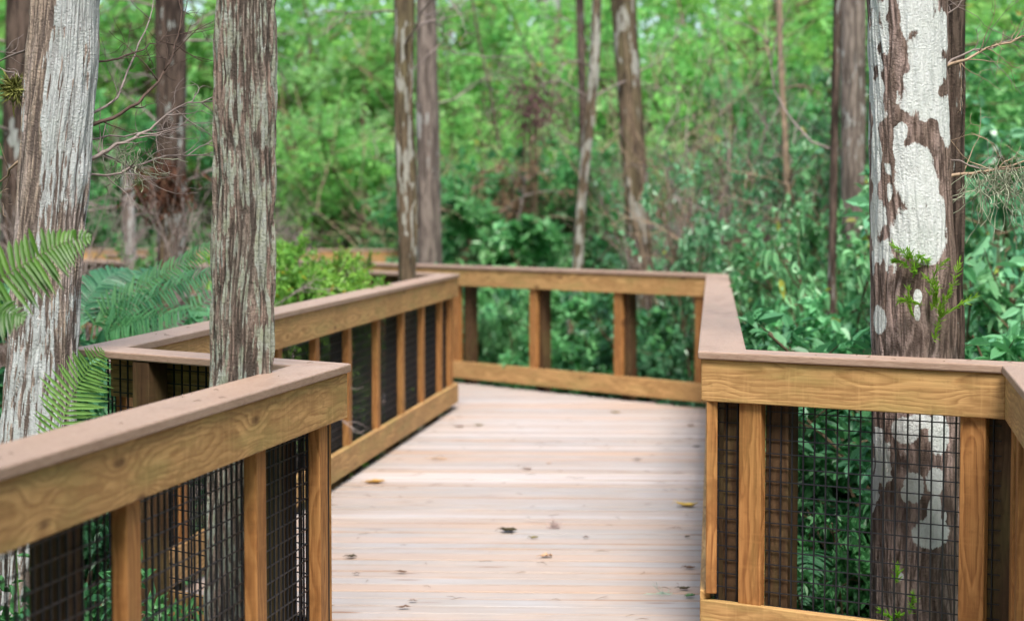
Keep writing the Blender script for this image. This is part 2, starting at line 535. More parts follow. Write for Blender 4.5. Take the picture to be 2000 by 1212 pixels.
def tri_clip_boards():
    """cut the outline into board strips; the concave outline is first split into ears"""
    from mathutils.geometry import tessellate_polygon
    tris = tessellate_polygon([[Vector((p[0], p[1], 0)) for p in rot]])
    return [[rot[i] for i in t] for t in tris]


tris = tri_clip_boards()
ymax = max(p[1] for p in rot)
while y < ymax:
    z1 = rr.uniform(-0.0022, 0.0022)
    bidv = rr.random()
    spans = []
    for t in tris:
        c = clip(clip(list(t), 1, y + pitch_b - gap, True), 1, y, False)
        if len(c) >= 3:
            spans.append((min(p[0] for p in c), max(p[0] for p in c)))
    spans.sort()
    merged = []
    for a, b in spans:
        if merged and a <= merged[-1][1] + 0.02:
            merged[-1][1] = max(b, merged[-1][1])
        else:
            merged.append([a, b])
    for a, b in merged:
        n0 = len(deck.f)
        cuts = [a]
        # butt joints over a joist on some boards
        if b - a > 2.6 and rr.random() < 0.4:
            cuts.append(a + rr.choice([0.9, 1.3, 1.7]))
        cuts.append(b)
        for k in range(len(cuts) - 1):
            deck.box(cuts[k] + 0.001, cuts[k + 1] - 0.002, y, y + pitch_b - gap, -0.038 + z1, z1)
        board_id += [bidv] * (len(deck.f) - n0)
    y += pitch_b
dme = deck.mesh("boardwalk_path")
ba = dme.attributes.new("board", "FLOAT", "FACE")
ba.data.foreach_set("value", np.array(board_id, dtype=np.float32))
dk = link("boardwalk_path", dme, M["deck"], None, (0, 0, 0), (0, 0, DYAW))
tag(dk, "weathered pinkish plank boardwalk winding through the forest", "boardwalk", kind="structure")
bm_ = dk.modifiers.new("edge", "BEVEL")
bm_.width = 0.009
bm_.segments = 2

# ------------------------------------------------------------------ railings
def chain_polys(ch, a, b, k, eps=0.0012):
    ia, ob = offset_chain(ch, a), offset_chain(ch, b)
    d = (ch[k + 1] - ch[k]).normalized() * eps
    return [ia[k] + d, ia[k + 1] - d, ob[k + 1] - d, ob[k] + d]


def railing(ch, k, name, label, pickets, posts, group="railing runs along the boardwalk", wires=True, t_rng=None, low=(0.050, 0.200)):
    A, B = ch[k], ch[k + 1]
    d = (B - A).normalized()
    L = (B - A).length
    ang = math.atan2(d.y, d.x)
    root = empty(name, (A.x, A.y, 0), ang, label, "railing", group)
    inv = Matrix.Rotation(-ang, 2)

    def loc(poly):
        return [tuple(inv @ (p - A)) for p in poly]

    def piece(nm, off0, off1, z0, z1, mat, bev):
        poly = loc(chain_polys(ch, off0, off1, k))
        zc = (z0 + z1) / 2
        xc = sum(p[0] for p in poly) / 4
        b = MB()
        b.prism([(x - xc, yy) for x, yy in poly], z0 - zc, z1 - zc)
        return b.build(nm, mat, root, bevel=bev, loc=(xc, 0, zc))

    piece("rail_cap", -0.012, 0.163, CAP_TOP - CAP_T, CAP_TOP, M["cap"], 0.005)
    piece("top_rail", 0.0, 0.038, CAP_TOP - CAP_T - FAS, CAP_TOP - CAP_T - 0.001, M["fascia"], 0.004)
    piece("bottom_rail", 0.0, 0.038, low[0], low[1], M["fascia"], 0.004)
    top = CAP_TOP - CAP_T - FAS
    for t in pickets:
        b = MB()
        h = (top + 0.012 - low[1] + 0.01)
        b.box(-h / 2, h / 2, 0.0, 0.040, -0.044, 0.044)
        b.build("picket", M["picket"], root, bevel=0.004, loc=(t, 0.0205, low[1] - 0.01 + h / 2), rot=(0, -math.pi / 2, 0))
    for t in posts:
        b = MB()
        h = CAP_TOP - CAP_T - 0.002 - GROUND
        b.box(-h / 2, h / 2, 0.0, 0.089, -0.0445, 0.0445)
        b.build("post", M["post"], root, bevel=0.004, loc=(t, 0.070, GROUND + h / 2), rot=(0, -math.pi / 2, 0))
    if wires:
        b = MB()
        w = 0.0020
        t0, t1 = t_rng or (0.03, L - 0.03)
        n = int((t1 - t0) / 0.043)
        for i in range(n + 1):
            x = t0 + i * 0.043
            b.box(x - w, x + w, 0.0605, 0.0668, 0.055, CAP_TOP - CAP_T - 0.01)
        z = 0.06
        while z < CAP_TOP - CAP_T - 0.02:
            b.box(t0, t1, 0.0615, 0.0645, z - w, z + w)
            z += 0.05
        b.build("wire_mesh", M["mesh"], root)
    return root


def t_of(ch, k, xpix):
    """distance along run k at which its inner face crosses the picture column xpix"""
    A, B = ch[k], ch[k + 1]
    d = (B - A).normalized()
    u = (xpix - 1000) / F
    return (u * A.y - A.x) / (d.x - u * d.y)


RG = "railing runs along the boardwalk"
ll = (P_NL - P_NL0).length
tp = [t_of(LEFT, 0, x) for x in (272, 521, 643)]
sp = tp[1] - tp[0]
pk = tp + [tp[0] - sp * i for i in range(1, 9) if tp[0] - sp * i > 0.1]
railing(LEFT, 0, "railing", "nearest railing run with broad pinkish cap and long knotty top rail, ferns behind it",
        [p for p in pk], [t_of(LEFT, 0, 200) - 0.02, t_of(LEFT, 0, 588)] + [t_of(LEFT, 0, 200) - 1.65 * i for i in (1, 2, 3)], t_rng=(ll - 5.2, ll - 0.02))
lj = (P_JOG - P_NL).length
railing(LEFT, 1, "railing", "short railing run seen from outside, joining two longer runs behind the streaky grey trunk",
        [0.10, lj * 0.5, lj - 0.22], [0.22, lj - 0.30])
tp = [t_of(LEFT, 2, x) for x in (554, 627, 690, 746, 794, 833, 868, 887)]
railing(LEFT, 2, "railing", "long receding railing run with many pickets and dark mesh, along the deck's far leg",
        [0.15, 0.85, 1.65] + tp, [0.9, tp[0] + 0.1, tp[2] + 0.1, tp[4] + 0.1, tp[6] + 0.1])
railing(LEFT, 3, "railing", "far railing run with dark mesh, mostly hidden behind the slim trunk at the bend",
        [0.08, 0.9, 1.7, 2.5, 3.3, 4.1, 4.9, 5.7, 6.5], [0.2, 1.8, 3.4, 5.0, 6.6])
lb = (P_R1 - P_B0).length
tb = [t_of(RIGHT, 0, x) for x in (1037, 1203, 1362)]
railing(RIGHT, 0, "railing", "railing run closing off the end of the deck, green undergrowth showing through wide bays",
        tb + [tb[0] - 1.03 * i for i in range(1, 7)], [t + 0.045 for t in tb[:2]] + [tb[0] - 0.93, tb[0] - 2.96, tb[0] - 5.0], wires=False)
lr = (P_R2 - P_R1).length
railing(RIGHT, 1, "railing", "receding railing run showing little but its pale cap, nearer the patchy white trunk",
        [0.12] + [0.2 + 0.82 * i for i in range(1, 9)] + [lr - 0.035], [0.35, 1.95, 3.6, 5.2, 6.8])
tn = [t_of(RIGHT, 2, x) for x in (1462, 1900)]
railing(RIGHT, 2, "railing", "short railing run facing the viewer with square black mesh before the patchy white trunk",
        tn, [0.10, tn[0] + 0.082, tn[1] + 0.082], low=(0.020, 0.166))
railing(RIGHT, 3, "railing", "railing run cut off by the picture's edge, only a sliver showing",
        [0.06, 0.28, 0.9, 1.7, 2.5, 3.3, 4.1, 4.9, 5.7, 6.5, 7.3], [0.12, 1.7, 3.3, 4.9, 6.5], wires=True, t_rng=(0.03, 2.2))
FAR = [Vector((-6.4, 24.6)), Vector((-1.0, 24.2))]
railing(FAR, 0, "railing", "distant orange-brown railing run glimpsed between trunks beyond the ferns",
        [0.2 + 1.05 * i for i in range(6)], [0.3 + 1.75 * i for i in range(4)], wires=False)


# ------------------------------------------------------------------ noise for bark
class Lattice:
    def __init__(self, seed):
        self.t = np.random.default_rng(seed).random((512, 1024))

    def __call__(self, u, v, pu):
        """value noise, periodic in u with period pu (in lattice cells)"""
        iu, iv = np.floor(u).astype(int), np.floor(v).astype(int)
        fu, fv = u - iu, v - iv
        fu, fv = fu * fu * (3 - 2 * fu), fv * fv * (3 - 2 * fv)
        a, b = iu % pu, (iu + 1) % pu
        c, d = iv % 1024, (iv + 1) % 1024
        t = self.t
        return (t[a, c] * (1 - fu) + t[b, c] * fu) * (1 - fv) + (t[a, d] * (1 - fu) + t[b, d] * fu) * fv


def fbm(lat, u01, v, pu, fv, octs=3, gain=0.5):
    s, a, tot = 0, 1.0, 0
    for o in range(octs):
        k = 2 ** o
        s = s + a * lat(u01 * pu * k + o * 13.0, v * fv * k + o * 31.7, pu * k)
        tot += a
        a *= gain
    return s / tot


def trunk_mesh(name, path, nseg, nh, seed, strips=34, amp=0.010, vfreq=2.2, lichen=None, lobes=0.03, bias=None, base=Vector((0, 0, 0)), flare=0.0):
    """a trunk along path [(x, y, z, r)], with fissured bark as real relief and ridge / lichen / streak attributes"""
    lat = Lattice(seed)
    P = np.array(path, dtype=float)
    zz = np.linspace(P[0, 2], P[-1, 2], nh)
    cx, cyy, rr_ = (np.interp(zz, P[:, 2], P[:, i]) for i in (0, 1, 3))
    if flare:
        rr_ = rr_ * (1 + flare * np.exp(-(zz - zz[0]) / 0.5))
    u = np.arange(nseg) / nseg
    U, Z = np.meshgrid(u, zz)
    warp = (fbm(lat, U, Z, 5, 1.3, 3) - 0.5) * 0.10 + (fbm(lat, U, Z + 40, 9, 4.0, 2) - 0.5) * 0.02
    Uw = (U + warp) % 1.0
    n1 = fbm(lat, Uw, Z + 7, strips, vfreq, 2, 0.45)
    n2 = fbm(lat, Uw, Z + 19, strips * 2, vfreq * 3, 2, 0.5)
    ridge = 1 - np.abs(2 * n1 - 1) ** 0.7
    ridge = np.clip(1.25 - 1.6 * ridge, 0, 1) * 0.8 + 0.2 * n2
    lo = fbm(lat, U, Z + 60, 4, 1.1, 3)
    streak = fbm(lat, Uw, Z + 90, max(6, strips // 3), vfreq * 0.8, 3)
    if bias is not None:
        streak = streak + bias(((U + 0.5) % 1.0 - 0.5) * 2 * np.pi, Z)
    R = rr_[:, None] * (1 + lobes * (lo - 0.5) * 2 + lobes * 0.6 * np.cos(2 * np.pi * U * 3 + Z * 0.7)) + amp * (ridge - 0.5)
    th = 2 * np.pi * U
    X = cx[:, None] + R * np.sin(th) - base.x
    Y = cyy[:, None] - R * np.cos(th) - base.y            # u = 0 looks to the viewer's side
    verts = np.stack([X, Y, Z - base.z], -1).reshape(-1, 3)
    i = np.arange(nh - 1)[:, None] * nseg
    j = np.arange(nseg)[None, :]
    j2 = (j + 1) % nseg
    quads = np.stack([i + j, i + j2, i + nseg + j2, i + nseg + j], -1).reshape(-1, 4)
    if lichen is None:
        li = np.zeros_like(U)
    else:
        li = lichen(((U + 0.5) % 1.0 - 0.5) * 2 * np.pi, Z, lat, U, Uw, ridge, streak)
    return np_mesh(name, verts, quads, np.full(len(quads), 4), True,
                   {"ridge": ("POINT", ridge), "lichen": ("POINT", li), "streak": ("POINT", streak)})


def trunk_path(pix, d):
    """pixel columns down a trunk [(y, x_left, x_right)] at distance d -> path, extended to ground and up out of view"""
    res = []
    for yy, a, b in pix:
        p = at((a + b) / 2, yy, d=d)
        res.append([p.x, p.y, p.z, (b - a) / 2 * d / F])
    res.sort(key=lambda q: q[2])
    lo, lo2, hi, hi2 = res[0], res[1], res[-1], res[-2]

    def ext(a, b, z):
        k = (z - a[2]) / (a[2] - b[2])
        k = max(-2.5, min(2.5, k))
        return [a[0] + (a[0] - b[0]) * k, a[1], z, max(0.02, a[3] + (a[3] - b[3]) * k * 0.4)]
    out = []
    if lo[2] > GROUND:
        out.append(ext(lo, lo2, GROUND - 0.1))
    out += res
    if hi[2] < 7:
        out.append(ext(hi, hi2, 7.0))
    return out


def limb_points(rng, p, d, length, n, wob, droop=0.0):
    pts = [Vector(p)]
    d = Vector(d).normalized()
    for i in range(n):
        d = (d + Vector(rng.normal(0, wob, 3)) + Vector((0, 0, droop))).normalized()
        pts.append(pts[-1] + d * (length / n))
    return pts


def twig_branch(mb, rng, p, d, length, r, depth=2, wob=0.16, k=5, kids=(3, 5), side=(0.35, 0.6), tips=None, low=2):
    n = 7
    pts = limb_points(rng, p, d, length, n, wob)
    mb.tube(pts, [max(0.0009, r * (1 - 0.78 * i / n)) for i in range(n + 1)], k)
    if tips is not None:
        tips += [(pts[i], (pts[i] - pts[i - 1]).normalized()) for i in range(2, n + 1)]
    if depth:
        for _ in range(rng.integers(*kids)):
            i = int(rng.integers(low, n))
            dd = (pts[i + 1] - pts[i]).normalized() if i < n else d
            nn = (Vector(dd) + Vector(rng.normal(0, 0.65, 3))).normalized()
            twig_branch(mb, rng, pts[i], nn, length * rng.uniform(*side), r * 0.55, depth - 1, wob * 1.1, max(3, k - 1), kids, side, tips)


# ------------------------------------------------------------------ leaves
def leaf_arrays(pos, dirs, nrm, size, width, fold=0.18, curl=0.12):
    """six-point folded leaves: vertices (n*6,3)"""
    d = dirs / np.linalg.norm(dirs, axis=1, keepdims=True)
    s = np.cross(d, nrm)
    s /= np.linalg.norm(s, axis=1, keepdims=True) + 1e-9
    n = np.cross(s, d)
    L, W = size[:, None], (size * width)[:, None]
    b = pos
    t = pos + d * L - n * L * curl
    l1 = pos + d * L * 0.28 + s * W * 0.42 + n * W * fold
    r1 = pos + d * L * 0.28 - s * W * 0.42 + n * W * fold
    l2 = pos + d * L * 0.62 + s * W * 0.40 + n * (W * fold - L * curl * 0.35)
    r2 = pos + d * L * 0.62 - s * W * 0.40 + n * (W * fold - L * curl * 0.35)
    return np.stack([b, l1, l2, t, r2, r1], 1).reshape(-1, 3)


def leaf_mesh(name, pos, dirs, nrm, size, width, tint, fold=0.18, curl=0.12):
    v = leaf_arrays(pos, dirs, nrm, size, width, fold, curl)
    n = len(pos)
    k = np.arange(n)[:, None] * 6
    q = np.concatenate([k + np.array([[0, 3, 2, 1]]), k + np.array([[0, 5, 4, 3]])], 1).reshape(-1, 4)
    return np_mesh(name, v, q, np.full(len(q), 4), False, {"tint": ("FACE", np.repeat(tint, 2))})


def shrub_skeleton(seed, height, spread, nstem, ntwig, nsub, nleaf, up=0.5, bare=0.2):
    """stems with side twigs; returns the wood and leaf anchors"""
    rng = np.random.default_rng(seed)
    wood = MB()
    P, D = [], []
    for s in range(nstem):
        a = rng.uniform(0, 2 * math.pi)
        r0 = rng.uniform(0, 0.12) * spread
        h = height * rng.uniform(0.6, 1.0)
        lean = spread * rng.uniform(0.15, 1.0)
        n = 8
        pts = []
        w1, w2 = rng.normal(0, 0.05, 2) * height
        for i in range(n + 1):
            t = i / n
            pts.append(Vector((math.cos(a) * (r0 + lean * t ** 1.5) + w1 * math.sin(t * 5), math.sin(a) * (r0 + lean * t ** 1.5) + w2 * math.sin(t * 4), h * t * (1 - 0.10 * t))))
        rs = 0.006 + 0.006 * height
        wood.tube(pts, [rs * (1 - 0.8 * i / n) + 0.001 for i in range(n + 1)], 5)
        for _ in range(ntwig):
            t = bare + (1 - bare) * rng.random() ** 0.8
            i = min(int(t * n), n - 1)
            p = pts[i].lerp(pts[i + 1], t * n - i)
            aa = rng.uniform(0, 2 * math.pi)
            d = Vector((math.cos(aa), math.sin(aa), rng.normal(up, 0.35)))
            ln = height * rng.uniform(0.10, 0.26) * (1.15 - 0.5 * t)
            tw = limb_points(rng, p, d, ln, 4, 0.16)
            wood.tube(tw, [rs * 0.35 * (1 - 0.17 * q) for q in range(5)], 3, False)
            for _ in range(nsub):
                q = int(rng.integers(1, 4))
                pd = (tw[q + 1] - tw[q]).normalized()
                sd = (pd + Vector(rng.normal(0, 0.7, 3))).normalized()
                sl_ = ln * rng.uniform(0.25, 0.6)
                for m in range(nleaf):
                    f = (m + rng.random()) / nleaf
                    P.append(tw[q] + sd * sl_ * f)
                    D.append(sd)
    return wood, np.array([tuple(p) for p in P]) if P else np.zeros((0, 3)), np.array([tuple(p) for p in D]) if D else np.zeros((0, 3)), rng


def foliage_from(name, P, D, rng, size, width, droop=-0.15, spread=0.9, flat=0.6, curl=0.15, patch=3.0):
    n = len(P)
    dirs = D * 0.5 + rng.normal(0, spread * 0.6, (n, 3)) + np.array([0, 0, droop])
    nrm = rng.normal(0, 0.5, (n, 3)) + np.array([0, 0, flat])
    sz = size * rng.uniform(0.55, 1.25, n)
    lat = Lattice(int(rng.integers(1e6)))
    cl = lat(P[:, 0] * patch + 50, P[:, 2] * patch + P[:, 1] * patch * 0.7 + 50, 512)
    tint = np.clip(cl * 0.75 + rng.normal(0.10, 0.22, n), 0, 0.94)
    tint[rng.random(n) < 0.012] = 1.0
    return leaf_mesh(name, P, dirs, nrm, sz, width, tint, curl=curl)


# ------------------------------------------------------------------ the near trees
def tree_thing(name, mesh, mat, base, label, group=None):
    r = empty(name, base, 0, label, "tree", group)
    link("trunk", mesh, mat, r)
    return r


# pale lichen trunk at the edge behind the ferns
T1D = 6.62
p1 = trunk_path([(-40, 66, 200), (0, 62, 194), (150, 52, 186), (300, 42, 176), (460, 30, 164), (680, 14, 150), (850, 2, 146), (1200, -22, 140)], T1D)
b1 = Vector((p1[0][0], p1[0][1], GROUND))


def z_at(yy, d):
    return at(1000, yy, d=d).z


def lich1(th, Z, lat, U, Uw, ridge, streak):
    patchy = fbm(lat, U, Z + 3, 6, 3.0, 4)
    fine = fbm(lat, Uw, Z + 11, 80, 9.0, 3, 0.6)
    yy = 409 + (CAM_H - Z) * F / T1D                      # down the trunk, in picture units
    full = 1 - np.clip((yy - 260) / 480, 0, 1)
    edge = -0.30 + np.where(yy < 120, 0.30 - yy / 400, 0) + 0.25 * (patchy - 0.5)
    side = np.clip((th - edge) * 3.0 + 0.5, 0, 1) * np.clip((2.4 - th) * 2, 0, 1)
    a = side * (0.28 + 0.75 * full) + (patchy - 0.5) * 0.55 + (fine - 0.5) * (1.9 - 1.5 * full) - 0.04
    green = np.clip((yy - 130) / 40, 0, 1) * np.clip((360 - yy) / 80, 0, 1) * (1 - side) * 0.60 + (fine - 0.5) * 0.5 * (1 - side)
    blob = np.clip(1.5 - np.hypot((th + 0.42) / 0.45, (yy - 600) / 48) + (patchy - 0.5), 0, 1)
    low = np.clip((yy - 430) / 150, 0, 1) * (fine * 1.6 + patchy * 0.9 - 0.33)
    return np.clip(np.maximum(np.maximum(a, blob), np.maximum(green, low)) - (1 - ridge) * (0.55 - 0.30 * full * side) - np.clip(fine - 0.60, 0, 1) * 5 * (yy > 60), 0, 1)


t1 = tree_thing("lichen_tree", trunk_mesh("trunk", p1, 320, 1000, 21, 62, 0.014, 4.5, lich1, 0.03, base=b1), M["bark_pale"], b1,
                "leaning pale trunk coated in whitish lichen, rising behind the bright sword ferns")
rng = np.random.default_rng(77)


def branch_on(tree, base, name, mat, pts_pix, d, r, seed, kids=True, dd=0.0, k=6):
    """a dead branch through picture columns; its tip may lie dd metres farther or nearer"""
    rg = np.random.default_rng(seed)
    n = len(pts_pix)
    pts = [at(x, yy, d=d + dd * i / (n - 1)) - base for i, (x, yy) in enumerate(pts_pix)]
    fine = []
    for i in range(n - 1):
        for q in range(3):
            fine.append(pts[i].lerp(pts[i + 1], q / 3) + Vector(rg.normal(0, 0.004, 3)))
    fine.append(pts[-1])
    mb = MB()
    m = len(fine)
    mb.tube(fine, [r * (1 - 0.75 * i / (m - 1)) for i in range(m)], k)
    if kids:
        for i in range(2, m - 1):
            for _ in range(int(rg.integers(0, 3))):
                dirn = (fine[i + 1] - fine[i]).normalized() + Vector(rg.normal(0, 0.6, 3))
                twig_branch(mb, rg, fine[i], dirn, rg.uniform(0.08, 0.30), r * 0.35, 1, 0.2, 4, (1, 4))
    return mb.build(name, mat, tree, smooth=True)


for i, (pp, r, mt, dd) in enumerate([
    ([(160, 255), (215, 230), (270, 200), (310, 160), (340, 105), (352, 50), (350, -20)], 0.0075, "twig_dark", 0.5),
    ([(160, 318), (200, 300), (245, 278), (290, 255), (340, 215), (415, 190)], 0.0085, "twig", 0.3),
    ([(160, 346), (230, 335), (300, 310), (370, 300), (420, 270)], 0.0055, "twig", 0.5),
    ([(170, 120), (230, 112), (280, 95), (320, 75), (420, 50)], 0.0045, "twig_dark", 0.8),
    ([(150, 240), (230, 190), (262, 110), (290, 40), (305, -20)], 0.0055, "twig", 0.7),
    ([(160, 280), (240, 262), (320, 250), (420, 240)], 0.0040, "twig", 0.6),
    ([(60, 90), (20, 110), (-30, 135)], 0.005, "twig", 0.2),
    ([(60, 165), (30, 145), (-20, 120)], 0.006, "twig", 0.2),
    ([(45, 310), (10, 345), (-30, 400)], 0.006, "twig_pale", 0.1),
]):
    branch_on(t1, b1, "dead_branch", M[mt], pp, T1D + 0.02, r, 100 + i, dd=dd)

# streaky grey-green trunk between the two railing caps
T2D = 5.93
p2 = trunk_path([(-40, 424, 540), (0, 422, 539), (200, 419, 537), (400, 418, 536), (600, 414, 534), (740, 410, 533), (1200, 400, 530)], T2D)
b2 = Vector((p2[0][0], p2[0][1], GROUND))


def lich2(th, Z, lat, U, Uw, ridge, streak):
    s1 = fbm(lat, Uw, Z + 33, 64, 11.0, 3, 0.7)
    s2 = fbm(lat, Uw, Z + 5, 90, 16.0, 2)
    yy = 409 + (CAM_H - Z) * F / T2D
    strip = np.exp(-((th - 0.72 - 0.03 * np.sin(Z * 9)) / 0.17) ** 2) * np.clip((yy - 290) / 40, 0, 1) * np.clip((620 - yy) / 120, 0, 1)
    return np.clip((s1 - 0.46) * 2.2 + 0.56 + (s2 - 0.5) * 0.7 - 0.5 * (1 - ridge) + 0.55 * strip, 0, 1)


t2 = tree_thing("streaky_tree", trunk_mesh("trunk", p2, 320, 1100, 8, 50, 0.020, 4.5, lich2, 0.03, base=b2), M["bark_streak"], b2,
                "straight trunk with deep vertical bark streaked grey-green and rust, standing before the short railing run")

# patchy white trunk
T7D = 6.86
p7 = trunk_path([(-40, 1690, 1846), (0, 1694, 1848), (200, 1697, 1850), (400, 1699, 1858), (560, 1700, 1866), (690, 1702, 1868), (850, 1704, 1870), (1200, 1702, 1872)], T7D)
b7 = Vector((p7[0][0], p7[0][1], GROUND))
PATCH = [(1775, 30, 42, 60), (1802, 85, 42, 60), (1794, 146, 38, 50), (1778, 178, 36, 48), (1808, 212, 33, 26), (1836, 240, 13, 48), (1832, 75, 8, 38),
         (1834, 140, 5, 20), (1768, 322, 38, 38), (1776, 362, 46, 46), (1784, 456, 60, 52), (1815, 420, 22, 44), (1745, 262, 10, 16), (1738, 290, 10, 30),
         (1776, 575, 8, 14), (1775, 606, 6, 16), (1709, 622, 11, 27), (1755, 832, 26, 26), (1782, 815, 30, 14), (1823, 838, 23, 42),
         (1773, 942, 20, 30), (1758, 955, 9, 16), (1815, 930, 20, 27), (1814, 985, 15, 30), (1810, 1030, 40, 30), (1751, 1116, 5, 8), (1838, 1000, 4, 9), (1795, 502, 24, 14)]
PATH7 = np.array(p7)


def lich7(th, Z, lat, U, Uw, ridge, streak):
    yy = 409 + (CAM_H - Z) * F / T7D
    rr7 = np.interp(Z, PATH7[:, 2], PATH7[:, 3])
    cx7 = np.interp(Z, PATH7[:, 2], PATH7[:, 0])
    wob = fbm(lat, U, Z + 2, 26, 14.0, 3)
    wob2 = fbm(lat, U, Z + 9, 14, 8.0, 3)
    best = np.full_like(Z, -1.0)
    for x, y_, a, b in PATCH:
        q = (x - 1000) * T7D / F
        rl, xl = np.interp(z_at(y_, T7D), PATH7[:, 2], PATH7[:, 3]), np.interp(z_at(y_, T7D), PATH7[:, 2], PATH7[:, 0])
        t0 = math.asin(max(-0.95, min(0.95, (q - xl) / rl)))
        da = (a * T7D / F) / rl / max(0.45, math.cos(t0))
        dist = np.hypot((th - t0) / da, (yy - y_) / b)
        best = np.maximum(best, 1 - dist)
    rough = np.where(yy < 270, 1.5, 0.22)
    f = 0.5 + best * 1.2 + (wob - 0.5) * 0.9 * rough + (wob2 - 0.5) * 0.5 * rough
    strip = (0.55 - np.abs(th + 1.25 + 0.5 * (wob2 - 0.5)) * 1.6) + 0.5 + (wob - 0.5) * 1.9
    strip = np.where((yy < 490 + 60 * wob) | ((yy > 830) & (yy < 970 - 90 * (th + 1.2))), strip, 0)
    back = np.where(np.abs(th) > 1.7, (wob2 - 0.5) * 3 + 0.3, 0)
    return np.clip(np.maximum(np.maximum(f, strip), back), 0, 1)


t7 = tree_thing("patchy_tree", trunk_mesh("trunk", p7, 320, 1000, 55, 64, 0.008, 5.0, lich7, 0.02, base=b7, bias=lambda th, Z: 0.13 * np.tanh((th + 0.1) * 3) + 0.03), M["bark_patch"], b7,
                "thick trunk with big round white lichen patches behind the meshed railing")
for i, (pp, r, mt, dd) in enumerate([
    ([(1842, 132), (1890, 112), (1950, 88), (2020, 72), (2080, 50)], 0.0065, "twig_pale", 0.1),
    ([(1842, 126), (1900, 100), (1960, 86), (2030, 60)], 0.0050, "twig", 0.2),
    ([(1842, 348), (1900, 340), (1950, 330), (2010, 312), (2070, 300)], 0.0075, "twig_pale", 0.1),
    ([(1850, 315), (1910, 325), (1960, 332), (2040, 336)], 0.0040, "twig", 0.1),
    ([(1840, 30), (1870, 12), (1900, -20)], 0.0040, "twig", 0.0),
]):
    branch_on(t7, b7, "bare_branch", M[mt], pp, T7D - 0.02, r, 200 + i, dd=dd)


def sprig(parent, base, x, yy, d, seed, n=9, size=0.13, name="foliage"):
    """feathery young conifer shoots growing from the bark"""
    rg = np.random.default_rng(seed)
    p0 = at(x, yy, d=d) - base
    P, D = [], []
    for _ in range(n):
        dirn = Vector((rg.normal(0, 0.5), -0.25 + rg.normal(0, 0.2), rg.normal(0.75, 0.4)))
        pts = limb_points(rg, p0 + Vector((rg.normal(0, 0.025), 0, rg.normal(0, 0.05))), dirn, size * rg.uniform(0.6, 1.2), 6, 0.12)
        for i in range(1, 7):
            dn = (pts[i] - pts[i - 1]).normalized()
            for _ in range(9):
                P.append(tuple(pts[i - 1].lerp(pts[i], rg.random())))
                D.append(tuple(dn + Vector(rg.normal(0, 0.45, 3))))
    P, D = np.array(P), np.array(D)
    me = leaf_mesh(name, P, D, rg.normal(0, 1, P.shape), 0.030 * rg.uniform(0.6, 1.2, len(P)), 0.16, np.clip(rg.normal(0.5, 0.25, len(P)), 0, 1))
    return link(name, me, M["leaf_sprig"], parent)


sprig(t7, b7, 1826, 610, T7D - 0.19, 5, 10, 0.14)
sprig(t7, b7, 1788, 525, T7D - 0.18, 6, 5, 0.08)
sprig(t7, b7, 1760, 1195, T7D - 0.19, 8, 5, 0.07)

T7B = 7.55
p7b = trunk_path([(-40, 1805, 1886), (0, 1808, 1886), (300, 1812, 1882), (690, 1815, 1882), (1200, 1815, 1884)], T7B)
b7b = Vector((p7b[0][0], p7b[0][1], GROUND))


def lich_few(amount, fu=10, fv=4.0):
    def fn(th, Z, lat, U, Uw, ridge, streak):
        return np.clip((fbm(lat, Uw, Z + 3, fu * 2, fv * 2, 4, 0.65) - 0.5) * 2.6 + (fbm(lat, U, Z + 8, 4, 2.0, 2) - 0.5) * 1.2 + amount, 0, 1)
    return fn


tree_thing("dark_tree", trunk_mesh("trunk", p7b, 200, 600, 91, 26, 0.012, 2.0, lich_few(-0.15, 14, 5), 0.05, base=b7b), M["bark_dark"], b7b,
           "dark brown trunk close behind the patchy white trunk, hardly any lichen")


def mid_tree(name, pix, d, seed, mat, label, lich, strips=22, amp=0.008, nseg=96, nh=300, twigs=0, lobes=0.05, group=None, snag=False):
    p = trunk_path(pix, d)
    if snag:
        p = p[:-1]
        p[-1][3] *= 0.5
    b = Vector((p[0][0], p[0][1], GROUND))
    t = tree_thing(name, trunk_mesh("trunk", p, nseg, nh, seed, strips, amp, 2.0, lich, lobes, base=b, flare=0.15), M[mat], b, label, group)
    rg = np.random.default_rng(seed)
    for _ in range(twigs):
        k = rg.uniform(1.4, 4.2)
        q = np.array(p)
        c = Vector((np.interp(k, q[:, 2], q[:, 0]), np.interp(k, q[:, 2], q[:, 1]), k)) - b
        mb = MB()
        a = rg.uniform(0, 2 * math.pi)
        twig_branch(mb, rg, c, (math.cos(a), math.sin(a), rg.uniform(-0.1, 0.7)), rg.uniform(0.6, 1.5), 0.011, 2, 0.18, 5, (3, 6))
        mb.build("dead_branch", M["twig"], t, smooth=True)
    return t


